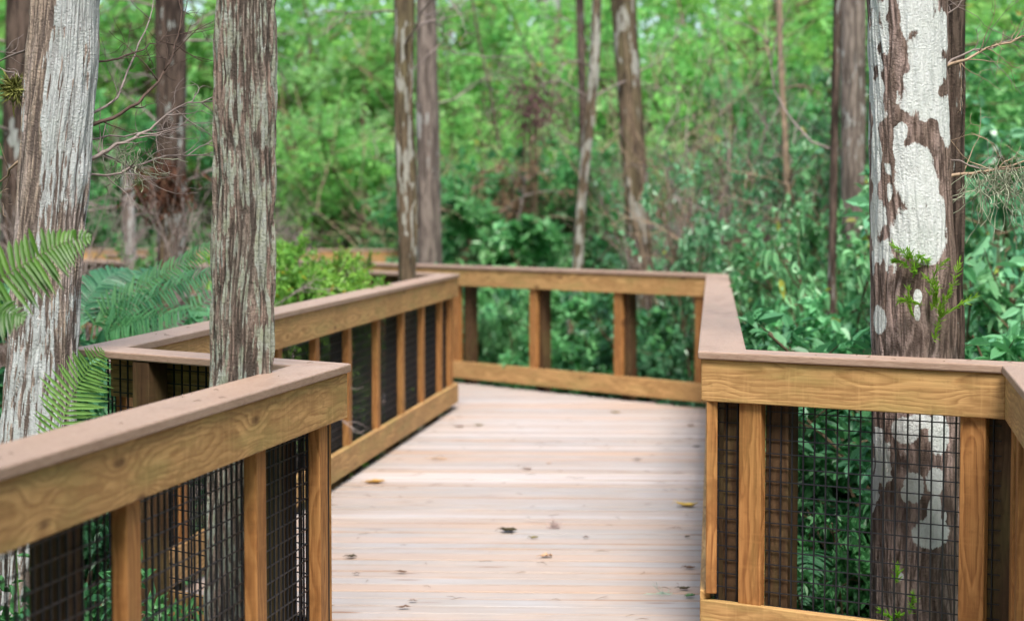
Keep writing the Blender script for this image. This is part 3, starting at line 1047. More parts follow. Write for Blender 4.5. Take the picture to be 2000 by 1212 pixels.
mid_tree("slim_tree", [(-40, 766, 808), (0, 769, 810), (200, 769, 806), (330, 772, 812), (450, 776, 816), (545, 778, 812), (800, 776, 814)], 14.25, 31, "bark_moss",
         "slim brown trunk with a pale base, standing in the notch of the bent railing", lich_few(0.18), twigs=4)
mid_tree("greybrown_tree", [(-40, 812, 852), (0, 812, 852), (250, 812, 858), (515, 814, 864), (800, 812, 866)], 19.6, 32, "bark_far",
         "grey-brown trunk just beyond the far railing, behind the slim mossy trunk", lich_few(-0.1), twigs=3)
mid_tree("sapling", [(-40, 1158, 1176), (0, 1156, 1175), (120, 1151, 1172), (250, 1138, 1160), (400, 1124, 1145), (520, 1117, 1140), (740, 1098, 1122)], 18.2, 33, "bark_moss",
         "thin crooked sapling with pale lichen bands beyond the end railing", lich_few(0.52, 6, 5), 12, 0.005, 64, 260, 3)
mid_tree("leaning_tree", [(-40, 1186, 1236), (0, 1192, 1240), (200, 1206, 1254), (350, 1216, 1264), (525, 1228, 1276), (800, 1240, 1294)], 18.6, 34, "bark_moss",
         "brown trunk leaning slightly, with a white lichen spot, rising beyond the end railing", lich_few(0.10, 8, 3), twigs=3)
mid_tree("dark_sapling", [(-40, 1122, 1140), (0, 1124, 1141), (230, 1130, 1146), (600, 1138, 1156)], 24.0, 35, "bark_dark",
         "thin blackish sapling stem in the woods, close to the crooked lichen sapling", lich_few(-0.2), 10, 0.005, 48, 160, 3)
mid_tree("pale_far_tree", [(-40, 1046, 1096), (0, 1048, 1096), (130, 1056, 1098), (500, 1066, 1106)], 33.0, 36, "bark_far",
         "pale pinkish trunk deep in the woods, fading into green leaves", lich_few(0.45), 16, 0.01, 64, 160)
mid_tree("brown_tree", [(-40, 1640, 1690), (0, 1640, 1690), (330, 1642, 1692), (700, 1646, 1696)], 15.5, 37, "bark_far",
         "reddish brown trunk half hidden by glossy leaves, beside the patchy white trunk", lich_few(0.05), 24)
mid_tree("mossy_tree", [(-40, 300, 360), (0, 302, 360), (120, 304, 364), (250, 305, 362), (500, 306, 364)], 15.0, 38, "bark_dark",
         "dark trunk draped in dead twigs and moss, seen between the pale and streaky trunks", lich_few(0.10), 22, twigs=10)
mid_tree("shaded_tree", [(-40, 12, 72), (0, 12, 72), (150, 8, 68), (500, 0, 62)], 14.0, 39, "bark_dark",
         "dark brown trunk half hidden behind the leaning pale lichen trunk", lich_few(-0.1), 22, twigs=4)
mid_tree("ghostly_tree", [(315, 238, 254), (340, 236, 260), (480, 240, 266)], 21.0, 40, "bark_far",
         "short pale grey snag rising above the distant orange railing", lich_few(0.60), 12, 0.006, 48, 120, snag=True)
mid_tree("thin_dark_tree", [(-40, 1626, 1642), (0, 1628, 1644), (330, 1620, 1636), (600, 1615, 1632)], 13.6, 41, "bark_dark",
         "thin dark stem forking beside the reddish brown trunk", lich_few(-0.2), 10, 0.004, 48, 200, 4)
for i, (pix, d, mt, lab) in enumerate([
    ([(-40, 1515, 1527), (100, 1518, 1530), (250, 1526, 1538), (400, 1532, 1546), (600, 1534, 1548)], 17.0, "twig_pale", "thin tan stem rising out of glossy green leaves"),
    ([(-40, 913, 918), (80, 933, 938), (170, 953, 959), (300, 975, 981)], 26.0, "twig_dark", "leaning dark stem above the dead brown bush"),
]):
    p = trunk_path(pix, d)
    b = Vector((p[0][0], p[0][1], GROUND))
    mb = MB()
    mb.tube([Vector(q[:3]) - b for q in p], [q[3] for q in p], 8)
    r = empty("thin_tree", b, 0, lab, "sapling")
    mb.build("trunk", M[mt], r, smooth=True)
    rg = np.random.default_rng(400 + i)
    for _ in range(5):
        k = rg.uniform(0.8, 3.6)
        q = np.array(p)
        c = Vector((np.interp(k, q[:, 2], q[:, 0]), np.interp(k, q[:, 2], q[:, 1]), k)) - b
        m2 = MB()
        a = rg.uniform(0, 2 * math.pi)
        twig_branch(m2, rg, c, (math.cos(a), math.sin(a), rg.uniform(0.0, 0.9)), rg.uniform(0.5, 1.2), 0.010, 2, 0.2, 4, (2, 5))
        m2.build("side_twig", M[mt], r, smooth=True)

# ------------------------------------------------------------------ shrubs
PROTO = {}



def proto(key, nm, seed, height, spread, nstem, ntwig, nsub, nleaf, size, width, leafmat, woodmat="stem", up=0.5, bare=0.15, **kw):
    wood, P, D, rg = shrub_skeleton(seed, height, spread, nstem, ntwig, nsub, nleaf, up, bare)
    wm = wood.mesh("stem")
    wm.materials.append(M[woodmat])
    fm = foliage_from("foliage", P, D, rg, size, width, **kw)
    fm.materials.append(M[leafmat])
    PROTO[key] = (nm, height, wm, fm, float(np.percentile(np.hypot(P[:, 0], P[:, 1]), 97)) + size)


for v in range(2):
    proto(f"bright{v}", "bright_bush", 500 + v, 4.2, 1.3, 8, 22, 6, 9, 0.085, 0.42, "leaf_bright", up=0.4)
    proto(f"mid{v}", "leafy_bush", 520 + v, 3.2, 1.2, 8, 20, 6, 9, 0.080, 0.50, "leaf_mid")
    proto(f"teal{v}", "broadleaf_bush", 540 + v, 1.8, 0.95, 8, 18, 6, 8, 0.085, 0.55, "leaf_teal", up=0.3, droop=-0.05, flat=1.1)
    proto(f"gloss{v}", "glossy_bush", 560 + v, 3.4, 1.0, 7, 18, 5, 7, 0.090, 0.58, "leaf_gloss", droop=-0.2, flat=0.8)
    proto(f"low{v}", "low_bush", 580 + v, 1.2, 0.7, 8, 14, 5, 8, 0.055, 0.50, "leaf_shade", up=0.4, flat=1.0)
    proto(f"lowbright{v}", "low_bush", 590 + v, 1.2, 0.7, 8, 14, 5, 8, 0.052, 0.45, "leaf_mid", up=0.5, flat=0.9)
proto("lime0", "pale_bush", 505, 3.6, 1.2, 7, 18, 6, 9, 0.085, 0.42, "leaf_lime", up=0.4)
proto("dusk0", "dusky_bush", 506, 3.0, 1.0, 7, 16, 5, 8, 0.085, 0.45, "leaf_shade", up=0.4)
proto("olive0", "yellowish_bush", 600, 2.2, 0.55, 14, 18, 7, 9, 0.058, 0.42, "leaf_olive", up=0.5, bare=0.35)
proto("big0", "large_leaved_bush", 610, 3.0, 0.7, 6, 12, 3, 4, 0.135, 0.50, "leaf_gloss", droop=-0.35, flat=0.9)
proto("dead0", "withered_bush", 620, 2.6, 0.9, 9, 18, 5, 6, 0.075, 0.25, "leaf_dead", "twig", droop=-0.4)


def bare_proto(key, nm, seed, height, spread, nstem, mat, kids=(3, 6)):
    rg = np.random.default_rng(seed)
    mb = MB()
    for _ in range(nstem):
        a = rg.uniform(0, 2 * math.pi)
        d = Vector((math.cos(a) * spread, math.sin(a) * spread, height)).normalized()
        twig_branch(mb, rg, (rg.normal(0, 0.08), rg.normal(0, 0.08), 0), d, height * rg.uniform(0.7, 1.1), 0.010, 3, 0.13, 4, kids, (0.25, 0.5), low=4 if key == "tangle" else 2)
    wm = mb.mesh("stem")
    wm.materials.append(M[mat])
    vv = np.array(mb.v)
    PROTO[key] = (nm, height, wm, None, float(np.percentile(np.hypot(vv[:, 0], vv[:, 1]), 99)))


bare_proto("bare0", "bare_bush", 700, 2.6, 0.7, 8, "twig")
bare_proto("tangle", "tangled_bush", 703, 2.2, 2.2, 7, "twig", (5, 9))
bare_proto("bare1", "bare_bush", 701, 2.4, 0.8, 8, "twig_dark")
print("protos", {k: (len(v[3].polygons) if v[3] else 0, len(v[2].polygons)) for k, v in PROTO.items()})
OUT = [Vector(p) for p in outline]


def deck_distance(x, y_):
    """clear distance from a point of the ground to the boardwalk, negative under it"""
    q = Vector((x, y_))
    best, inside = 1e9, False
    for i in range(len(OUT)):
        a, b = OUT[i], OUT[(i + 1) % len(OUT)]
        ab = b - a
        t = max(0, min(1, (q - a).dot(ab) / ab.length_squared))
        best = min(best, (q - (a + ab * t)).length)
        if (a.y > q.y) != (b.y > q.y) and q.x < (b.x - a.x) * (q.y - a.y) / (b.y - a.y) + a.x:
            inside = not inside
    return -best if inside else best - 0.15




def plant(key, x, d, ytop, label, group, cat="bush", wide=1.0, slack=0.04):
    nm, h, wm, fm, rad = PROTO[key]
    for _ in range(9):
        p = at(x, 409, d=d)
        top = CAM_H + (409 - ytop) * d / F
        s = (top - GROUND) / h
        room = deck_distance(p.x, d)
        w2 = min(wide, (room + slack) / (s * rad))
        if w2 >= 0.6 or key == "olive0":
            break
        d += 0.25
    if w2 < (0.25 if fm is None or key == "olive0" else 0.4):
        return None
    wide = w2
    r = empty(nm, (p.x, d, GROUND), random.uniform(0, 6.28), label, cat, group)
    r.scale = (s * wide, s * wide, s)
    link("stem", wm, None, r)
    if fm:
        link("foliage", fm, None, r)
    return r


R = random.Random(9)


def band(keys, x0, x1, step, d0, d1, y0, y1, label, group, wide=1.0):
    x = x0
    while x <= x1:
        plant(R.choice(keys), x + R.uniform(-0.35, 0.35) * step, R.uniform(d0, d1), R.uniform(y0, y1), label, group, wide=wide)
        x += step


# far bright wall of leaves, layer by layer
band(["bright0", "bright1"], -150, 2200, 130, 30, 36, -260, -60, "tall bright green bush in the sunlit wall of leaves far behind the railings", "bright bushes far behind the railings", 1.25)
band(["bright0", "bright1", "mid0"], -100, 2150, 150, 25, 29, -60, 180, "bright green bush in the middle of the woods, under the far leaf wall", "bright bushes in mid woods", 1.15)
band(["mid0", "mid1", "bright0"], 880, 1500, 150, 21.5, 24.5, 180, 330, "mid green bush behind the end railing, lower than its bright neighbours", "mid green bushes behind the end railing", 1.2)
band(["teal0", "teal1"], 925, 1420, 75, 19.6, 22, 335, 440, "broad-leaved bluish green bush crowding behind the end railing's cap", "broad-leaved bushes behind the end railing", 1.25)
band(["low0", "low1", "teal0"], 900, 1420, 70, 16.9, 18.2, 500, 580, "low bluish green bush seen through the bays of the end railing", "low bushes behind the end railing bays", 1.3)
band(["lime0"], 900, 1200, 140, 25, 29, 40, 200, "pale lime bush glowing in the clearing between the slim and leaning trunks", "pale lime bushes in the clearing", 1.0)
band(["lime0"], 560, 760, 110, 27, 30, 0, 160, "pale lime bush high behind the streaky trunk and slim trunk", "pale lime bushes behind the streaky trunk", 1.0)
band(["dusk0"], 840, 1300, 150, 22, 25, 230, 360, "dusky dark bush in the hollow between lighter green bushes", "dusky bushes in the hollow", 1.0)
# right side
band(["gloss0", "gloss1", "mid0"], 1370, 1700, 85, 19, 23, -60, 220, "tall glossy-leaved bush among thin stems, on the patchy trunk's side of the woods", "tall glossy bushes among thin stems", 1.15)
band(["gloss0", "gloss1"], 1400, 1720, 70, 14, 17, 150, 380, "glossy green bush with pale shining leaves, above the receding railing cap", "glossy bushes above the receding cap", 1.1)
band(["teal0", "teal1", "low0"], 1450, 1720, 50, 9.5, 13, 430, 590, "leafy bluish green bush between the receding cap and the patchy white trunk", "leafy bushes beside the receding cap", 1.0)
band(["low0", "low1", "lowbright0"], 1480, 1730, 55, 7.6, 8.6, 690, 860, "low leafy bush growing behind the square mesh of the railing facing the viewer", "low bushes behind the square mesh", 1.0)
band(["gloss0", "mid1"], 1880, 2120, 70, 15, 20, -150, 60, "tall dark green bush filling the gap beyond the dark brown trunk", "tall bushes beyond the dark trunk", 1.2)
band(["big0"], 1900, 2080, 60, 10, 11.5, 120, 330, "bush of large hanging leaves beyond the dark brown trunk", "large-leaved bushes beyond the dark trunk", 1.0)
band(["low0", "low1", "teal1"], 1890, 2100, 50, 8.2, 9.4, 480, 640, "low leafy bush over the railing cap, beyond the dark brown trunk", "low bushes beyond the dark trunk", 1.1)
# left side
band(["mid0", "mid1"], 560, 800, 80, 26, 28, 250, 360, "dusky green bush behind the yellowish bush and slim trunk", "dusky bushes behind the slim trunk", 1.1)
band(["bare0", "bare1"], 560, 800, 80, 25.4, 27, 330, 390, "leafless grey bush in the thicket behind the yellowish bush", "leafless bushes behind the yellowish bush", 1.1)
plant("olive0", 560, 12.5, 395, "yellowish green small-leaved bush overhanging the long receding railing beside the streaky trunk", None, wide=0.85, slack=0.16)
plant("olive0", 628, 13.4, 432, "smaller yellowish green bush touching the slim trunk's railing corner", None, wide=0.85, slack=0.16)
band(["mid0", "mid1"], -60, 420, 90, 26, 29, 60, 300, "green bush behind the tangled grey twigs and the pale lichen trunk", "green bushes behind grey twigs", 1.1)
band(["lowbright0", "lowbright1"], 335, 400, 80, 14, 16, 405, 440, "light green bush rising over the bluish fern fronds", "light bushes over the fern fronds", 0.6)
band(["low0", "low1", "lowbright1"], -120, 90, 50, 7.4, 9.5, 500, 700, "shaded low bush behind the leaning pale lichen trunk", "shaded low bushes behind the pale trunk", 1.1)
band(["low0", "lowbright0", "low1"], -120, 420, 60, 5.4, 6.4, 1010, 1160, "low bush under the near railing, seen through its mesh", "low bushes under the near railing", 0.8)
for x_, d_ in ((560, 25.5), (640, 26.2), (740, 25.6), (610, 27), (690, 26.8)):
    plant("tangle", x_, d_, 300, "tangle of mauve-grey twigs in the thicket behind the slim trunk and yellowish bushes", "twig tangles behind the slim trunk", slack=0.1)
for x_, d_, y_ in ((215, 11.5, 90), (330, 11.8, 110), (20, 11.0, 180), (-40, 12.5, 120)):
    plant("tangle", x_, d_, y_, "tangle of bare grey twigs hanging between the pale lichen trunk and the streaky trunk" if x_ > 100 else "tangle of bare grey twigs behind the shaded trunk, beyond the pale lichen trunk",
          "twig tangles between two trunks" if x_ > 100 else "twig tangles behind the shaded trunk", slack=0.1)
plant("dead0", 985, 21.8, 175, "withered brown bush amid green leaves, behind the end railing", None, wide=0.75)
plant("dead0", 1400, 20, 280, "withered tan bush among glossy leaves, above the end of the receding cap", None, wide=1.0)


band(["bare0", "bare1"], 1330, 1700, 75, 16, 19, 60, 300, "leafless twiggy bush tangled among glossy leaves, above the receding cap", "leafless bushes above the receding cap", 1.1)
bare_proto("bare2", "bare_bush", 706, 2.8, 0.8, 6, "twig_pale")
band(["bare2", "bare0"], 860, 1300, 100, 22.5, 25, 20, 190, "thin leafless grey bush reaching up through the clearing behind the end railing", "leafless bushes in the clearing", 1.0)
band(["bare2", "bare1"], 1350, 1660, 80, 15, 18, -60, 160, "tall leafless tan bush threading through the glossy leaves", "tall leafless bushes in glossy leaves", 0.9)
plant("gloss0", 1660, 14.7, -20, "slender glossy bush half covering the reddish brown trunk", None, wide=0.5)
plant("big0", 1668, 9.6, 110, "slender large-leaved bush touching the edge of the patchy white trunk", None, wide=0.55)
plant("big0", 1905, 8.9, 250, "slender large-leaved bush just beyond the dark brown trunk", None, wide=0.5)
# reddish clumps of dead fronds
def clump(name, x, yy, d, rad, mat, label, seed, stem_to):
    rg = np.random.default_rng(seed)
    c = at(x, yy, d=d)
    r = empty(name, (c.x, c.y, GROUND), 0, label, "bush")
    n = 500
    P = rg.normal(0, 1, (n, 3)) * np.array([rad * 0.5, rad * 0.5, rad * 0.62]) + np.array([0, 0, c.z - GROUND])
    D = np.stack([rg.normal(0, 0.5, n), rg.normal(0, 0.5, n), -np.abs(rg.normal(0.8, 0.3, n))], 1)
    link("foliage", leaf_mesh("foliage", P, D, rg.normal(0, 1, (n, 3)), 0.11 * rg.uniform(0.5, 1.2, n), 0.2, rg.random(n) * 0.9), M[mat], r)
    mb = MB()
    for _ in range(5):
        mb.tube([(rg.normal(0, 0.05), rg.normal(0, 0.05), 0), (rg.normal(0, rad * 0.2), rg.normal(0, rad * 0.2), c.z - GROUND + rad * 0.4)], [0.02, 0.008], 5)
    mb.build("stem", M["stem"], r)


clump("withered_bush", 1040, 205, 21.4, 0.30, "leaf_plum", "plum-brown dead clump beside the withered bush in the woods", 1, 0)
clump("withered_bush", 318, 362, 13.5, 0.17, "leaf_rust", "rust-red dead clump above the fern fronds, beside the streaky trunk", 2, 0)

# ------------------------------------------------------------------ ferns
def frond_mesh(name, pts, nrm, npair, plen, pwid, seed, droop=0.25, base_bare=0.12, fwd=0.35, twist=0.0, stations=5, tipcurl=0.0):
    """one frond: a rachis along pts with paired pinnae; nrm is the frond's face normal"""
    rg = np.random.default_rng(seed)
    pts = [Vector(p) for p in pts]
    # smooth polyline (Catmull-Rom)
    sm = []
    for i in range(len(pts) - 1):
        p0, p1_, p2_, p3 = pts[max(i - 1, 0)], pts[i], pts[i + 1], pts[min(i + 2, len(pts) - 1)]
        for q in range(8):
            t = q / 8
            sm.append(0.5 * ((2 * p1_) + (p2_ - p0) * t + (2 * p0 - 5 * p1_ + 4 * p2_ - p3) * t * t + (3 * p1_ - p0 - 3 * p2_ + p3) * t ** 3))
    sm.append(pts[-1])
    n = len(sm)
    V, Q, S, T = [], [], [], []
    mb = MB()
    mb.tube(sm, [0.0032 * (1 - 0.75 * i / (n - 1)) for i in range(n)], 5)
    for v in mb.v:
        V.append(v)
    for f in mb.f:
        Q += list(f)
        S.append(len(f))
        T.append(0.9)
    nrm = Vector(nrm).normalized()
    for i in range(npair):
        t = base_bare + (1 - base_bare) * (i + 0.5) / npair
        k = t * (n - 1)
        a = int(k)
        p = sm[a].lerp(sm[min(a + 1, n - 1)], k - a)
        d = (sm[min(a + 1, n - 1)] - sm[max(a - 1, 0)]).normalized()
        s = d.cross(nrm).normalized()
        up = s.cross(d).normalized()
        prof = min(1.0, 0.62 + (t - base_bare) * 2.2) * (1 - ((t - base_bare) / (1 - base_bare)) ** 2.4) + 0.06
        for sg in (-1, 1):
            L = plen * prof * rg.uniform(0.88, 1.1)
            W = pwid * (0.45 + 0.55 * prof) * rg.uniform(0.9, 1.1)
            dirn = (s * sg + d * (fwd + rg.normal(0, 0.05)) + up * rg.normal(0.10, 0.12)).normalized()
            acr = dirn.cross(up).normalized()
            b0 = len(V)
            tint = float(np.clip(rg.normal(0.5, 0.22), 0, 0.94))
            for q in range(stations + 1):
                f = q / stations
                c = p + dirn * (L * f) - Vector((0, 0, 1)) * (droop * L * f * f) + d * (0.10 * L * f * f)
                w = W * (0.55 + 0.45 * math.sin(min(1, f * 2.2) * math.pi / 2)) * (1 - f ** 3.0) ** 0.8 + 0.0004
                wv = w * (1 + 0.12 * math.sin(q * 2.6))
                V += [tuple(c - acr * wv * 0.5 + up * wv * 0.14), tuple(c), tuple(c + acr * wv * 0.5 + up * wv * 0.14)]
            for q in range(stations):
                o = b0 + q * 3
                Q += [o, o + 1, o + 4, o + 3, o + 1, o + 2, o + 5, o + 4]
                S += [4, 4]
                T += [tint, tint]
    return np_mesh(name, V, Q, S, False, {"tint": ("FACE", T)})


def fern(loc, label, fronds, mat, group=None):
    r = empty("fern", loc, 0, label, "fern", group)
    for pts, nrm, npair, plen, pwid, seed, kw in fronds:
        link("frond", frond_mesh("frond", [Vector(p) - Vector(loc) for p in pts], nrm, npair, plen, pwid, seed, **kw), M[mat], r)
    return r


# big arching frond at the picture's edge
DA = 5.15
la = (-1.72, DA + 0.1, GROUND)
fA = [Vector(la), at(-190, 780, d=DA + 0.05), at(-110, 620, d=DA), at(-20, 556, d=DA), at(60, 508, d=DA), at(120, 476, d=DA), at(178, 462, d=DA)]
fA2 = [Vector(la), at(-220, 850, d=DA), at(-150, 700, d=DA - 0.05), at(-80, 640, d=DA - 0.08), at(-10, 612, d=DA - 0.1), at(50, 618, d=DA - 0.12)]
fA3 = [Vector(la), at(-300, 800, d=DA), at(-330, 600, d=DA + 0.1), at(-400, 480, d=DA + 0.2), at(-470, 440, d=DA + 0.3)]
fern(la, "large bright sword fern arching in front of the leaning pale lichen trunk",
     [(fA, (0.05, -0.85, 0.50), 32, 0.128, 0.0165, 1, dict(droop=0.30, base_bare=0.30, fwd=0.25)),
      (fA2, (0.1, -0.75, 0.6), 32, 0.125, 0.0165, 2, dict(droop=0.35, base_bare=0.35)),
      (fA3, (-0.1, -0.7, 0.7), 32, 0.125, 0.0165, 3, dict(droop=0.3, base_bare=0.3))], "leaf_fern")
# the pale frond that rises over the cap
DB = 5.92
lb_ = (-1.52, DB, GROUND)
fB = [Vector(lb_), at(62, 1090, d=DB), at(92, 940, d=DB), at(112, 850, d=DB), at(140, 775, d=DB), at(172, 722, d=DB - 0.02), at(200, 682, d=DB - 0.05)]
fB2 = [Vector(lb_), at(30, 1050, d=DB - 0.1), at(10, 960, d=DB - 0.12), at(-20, 900, d=DB - 0.15), at(-70, 860, d=DB - 0.2)]
fB3 = [Vector(lb_), at(90, 1130, d=DB - 0.05), at(180, 1050, d=DB - 0.05), at(270, 1020, d=DB - 0.05), at(340, 1040, d=DB)]
fern(lb_, "smaller light green fern whose upright frond pokes above the near railing cap",
     [(fB, (0.05, -0.93, 0.30), 25, 0.122, 0.0125, 11, dict(droop=0.12, base_bare=0.45, fwd=0.42)),
      (fB2, (0, -0.6, 0.8), 30, 0.11, 0.014, 12, dict(droop=0.25, base_bare=0.3))], "leaf_fern_pale")


def rosette(loc, label, n, length, height, plen, pwid, mat, seed, a0=0, a1=6.283, group=None, npair=34, tilt=1.0):
    rg = np.random.default_rng(seed)
    fr = []
    L0 = Vector(loc)
    for i in range(n):
        a = a0 + (a1 - a0) * (i + rg.uniform(0.2, 0.8)) / n
        o = Vector((math.cos(a), math.sin(a), 0))
        ln, h = length * rg.uniform(0.75, 1.1), height * rg.uniform(0.8, 1.15)
        pts = [L0, L0 + o * ln * 0.12 + Vector((0, 0, h * 0.55)), L0 + o * ln * 0.38 + Vector((0, 0, h * 0.95)), L0 + o * ln * 0.72 + Vector((0, 0, h)), L0 + o * ln + Vector((0, 0, h * 0.80))]
        nrm = Vector((0, 0, 1)) + o * -0.2 + Vector(rg.normal(0, 0.2, 3))
        fr.append((pts, nrm, npair, plen, pwid, seed * 50 + i, dict(droop=0.30, base_bare=0.2, fwd=0.35, stations=4)))
    return fern(loc, label, fr, mat, group)


DC = 9.3
lc_ = tuple(at(175, 800, d=DC).xy) + (GROUND,)
cfr = []
for i, (pp, dz) in enumerate([
    ([(175, 720), (200, 620), (280, 560), (360, 510), (425, 470)], 0.0), ([(175, 740), (210, 640), (290, 585), (370, 545), (440, 520)], -0.2),
    ([(175, 740), (200, 660), (260, 630), (330, 610), (400, 605)], -0.4), ([(170, 720), (160, 620), (190, 560), (220, 535), (250, 525)], 0.3),
    ([(170, 720), (140, 630), (90, 580), (30, 560), (-30, 570)], 0.2), ([(175, 740), (240, 650), (340, 630), (440, 560), (520, 540)], 0.6),
    ([(175, 740), (200, 600), (250, 545), (300, 530), (340, 530)], 0.8)]):
    pts = [Vector(lc_)] + [at(x, yy, d=DC + dz * q / 4) for q, (x, yy) in enumerate(pp)]
    cfr.append((pts, (0.1, -0.65, 0.75), 46, 0.165, 0.015, 60 + i, dict(droop=0.35, base_bare=0.3, fwd=0.5, stations=4)))
fern(lc_, "bluish green fern clump with long feathery fronds between two big trunks", cfr, "leaf_fern_blue")
FG = "ferns in the undergrowth"
for i, (x, d, h, ln) in enumerate([(1315, 16.9, 0.62, 0.42), (1120, 17.6, 0.6, 0.6), (1575, 13.8, 1.5, 0.6), (1240, 19.0, 1.5, 1.0), (1600, 8.6, 0.75, 0.6), (1380, 19.5, 1.7, 1.2), (1960, 9.2, 1.2, 0.8)]):
    lab = ["yellow-green fern low behind the last bay of the end railing", "small fern low behind the middle bay of the end railing", "tall dusky fern above the bend of the receding cap",
           "fern beside the foot of the leaning brown trunk", "shaded fern behind the square mesh, next to the patchy trunk's foot", "tall fern behind the end railing where it meets the receding cap",
           "fern over the railing cap beyond the dark brown trunk"][i]
    p = at(x, 409, d=d)
    rosette((p.x, d, GROUND), lab, 9, ln, h, 0.16, 0.026, "leaf_fern" if i in (0, 3) else "leaf_fern_blue", 80 + i)

# ------------------------------------------------------------------ hanging moss and the air plant
def moss(x, yy, d, seed, n, length, label):
    rg = np.random.default_rng(seed)
    c = at(x, yy, d=d)
    mb = MB()
    for _ in range(n):
        p = Vector((rg.normal(0, 0.05), rg.normal(0, 0.03), rg.normal(0, 0.02)))
        pts = limb_points(rg, p, (rg.normal(0, 0.4), rg.normal(0, 0.3), -1), length * rg.uniform(0.3, 1.0), 9, 0.38, -0.12)
        mb.tube(pts, [0.0016] * 10, 3, False)
    o = mb.build("hanging_moss", M["moss"], loc=c)
    tag(o, label, "moss")


moss(1965, 330, T7D - 0.02, 1, 70, 0.30, "grey wisps of moss hanging from the lower bare branch beyond the dark trunk")
moss(1925, 345, T7D - 0.02, 2, 22, 0.20, "thinner moss wisp on the same bare branch, closer to the dark trunk")
moss(250, 300, T1D + 0.2, 3, 40, 0.22, "grey moss tuft caught in dead branches beside the pale lichen trunk")
rg = np.random.default_rng(3)
c = at(28, 178, d=T1D - 0.02)
P = rg.normal(0, 0.012, (260, 3))
D = rg.normal(0, 1, (260, 3)) + np.array([-0.7, -0.2, 0.25])
me = leaf_mesh("air_plant", P, D, rg.normal(0, 1, (260, 3)), 0.062 * rg.uniform(0.4, 1.1, 260), 0.05, rg.random(260) * 0.9, curl=0.3)
tag(link("air_plant", me, M["airplant"], None, c), "spiky olive air plant clinging to the side of the pale lichen trunk", "air plant")

# ------------------------------------------------------------------ fallen leaves on the deck
def fallen_leaf(x, yy, length, width, ang, curl, col, label, seed, name="fallen_leaf", roll=0.5):
    rg = np.random.default_rng(seed)
    c = at(x, yy, h=0.004)
    V, Q = [], []
    n = 10
    for i in range(n + 1):
        t = i / n
        w = width * math.sin(math.pi * min(1, t * 0.96 + 0.04)) ** 0.8 * (1 + 0.12 * rg.normal())
        z = 0.55 * curl * length * (2 * t - 1) ** 2 + 0.003 * rg.normal()
        for s in (-1, -0.5, 0, 0.5, 1):
            V.append((length * (t - 0.5), s * w / 2, 0.003 + max(0, z) + roll * w * s * s * 0.5))
    for i in range(n):
        for s in range(4):
            a = i * 5 + s
            Q.append((a, a + 1, a + 6, a + 5))
    mb = MB()
    mb.add(V, Q)
    mb.tube([(-length * 0.5, 0, 0.004 + curl * length), (-length * 0.72, rg.normal(0, 0.006), 0.004)], [0.0012, 0.001], 4)
    key = f"fallen_{col}"
    if key not in M:
        M[key] = plain(key, {"ochre": (0.42, 0.24, 0.06), "dark": (0.055, 0.045, 0.022), "olive": (0.17, 0.14, 0.03), "tan": (0.47, 0.30, 0.18), "brown": (0.15, 0.085, 0.05),
                             "grey": (0.30, 0.24, 0.21), "yellow": (0.55, 0.38, 0.09), "green": (0.10, 0.22, 0.09), "mint": (0.36, 0.50, 0.40)}[col], 0.7, 0.2, 0.35, 40)
    o = mb.build(name, M[key], loc=c, rot=(0, 0, ang), smooth=True)
    so_ = o.modifiers.new("thickness", "SOLIDIFY")
    so_.thickness = 0.0008
    tag(o, label, "leaf")


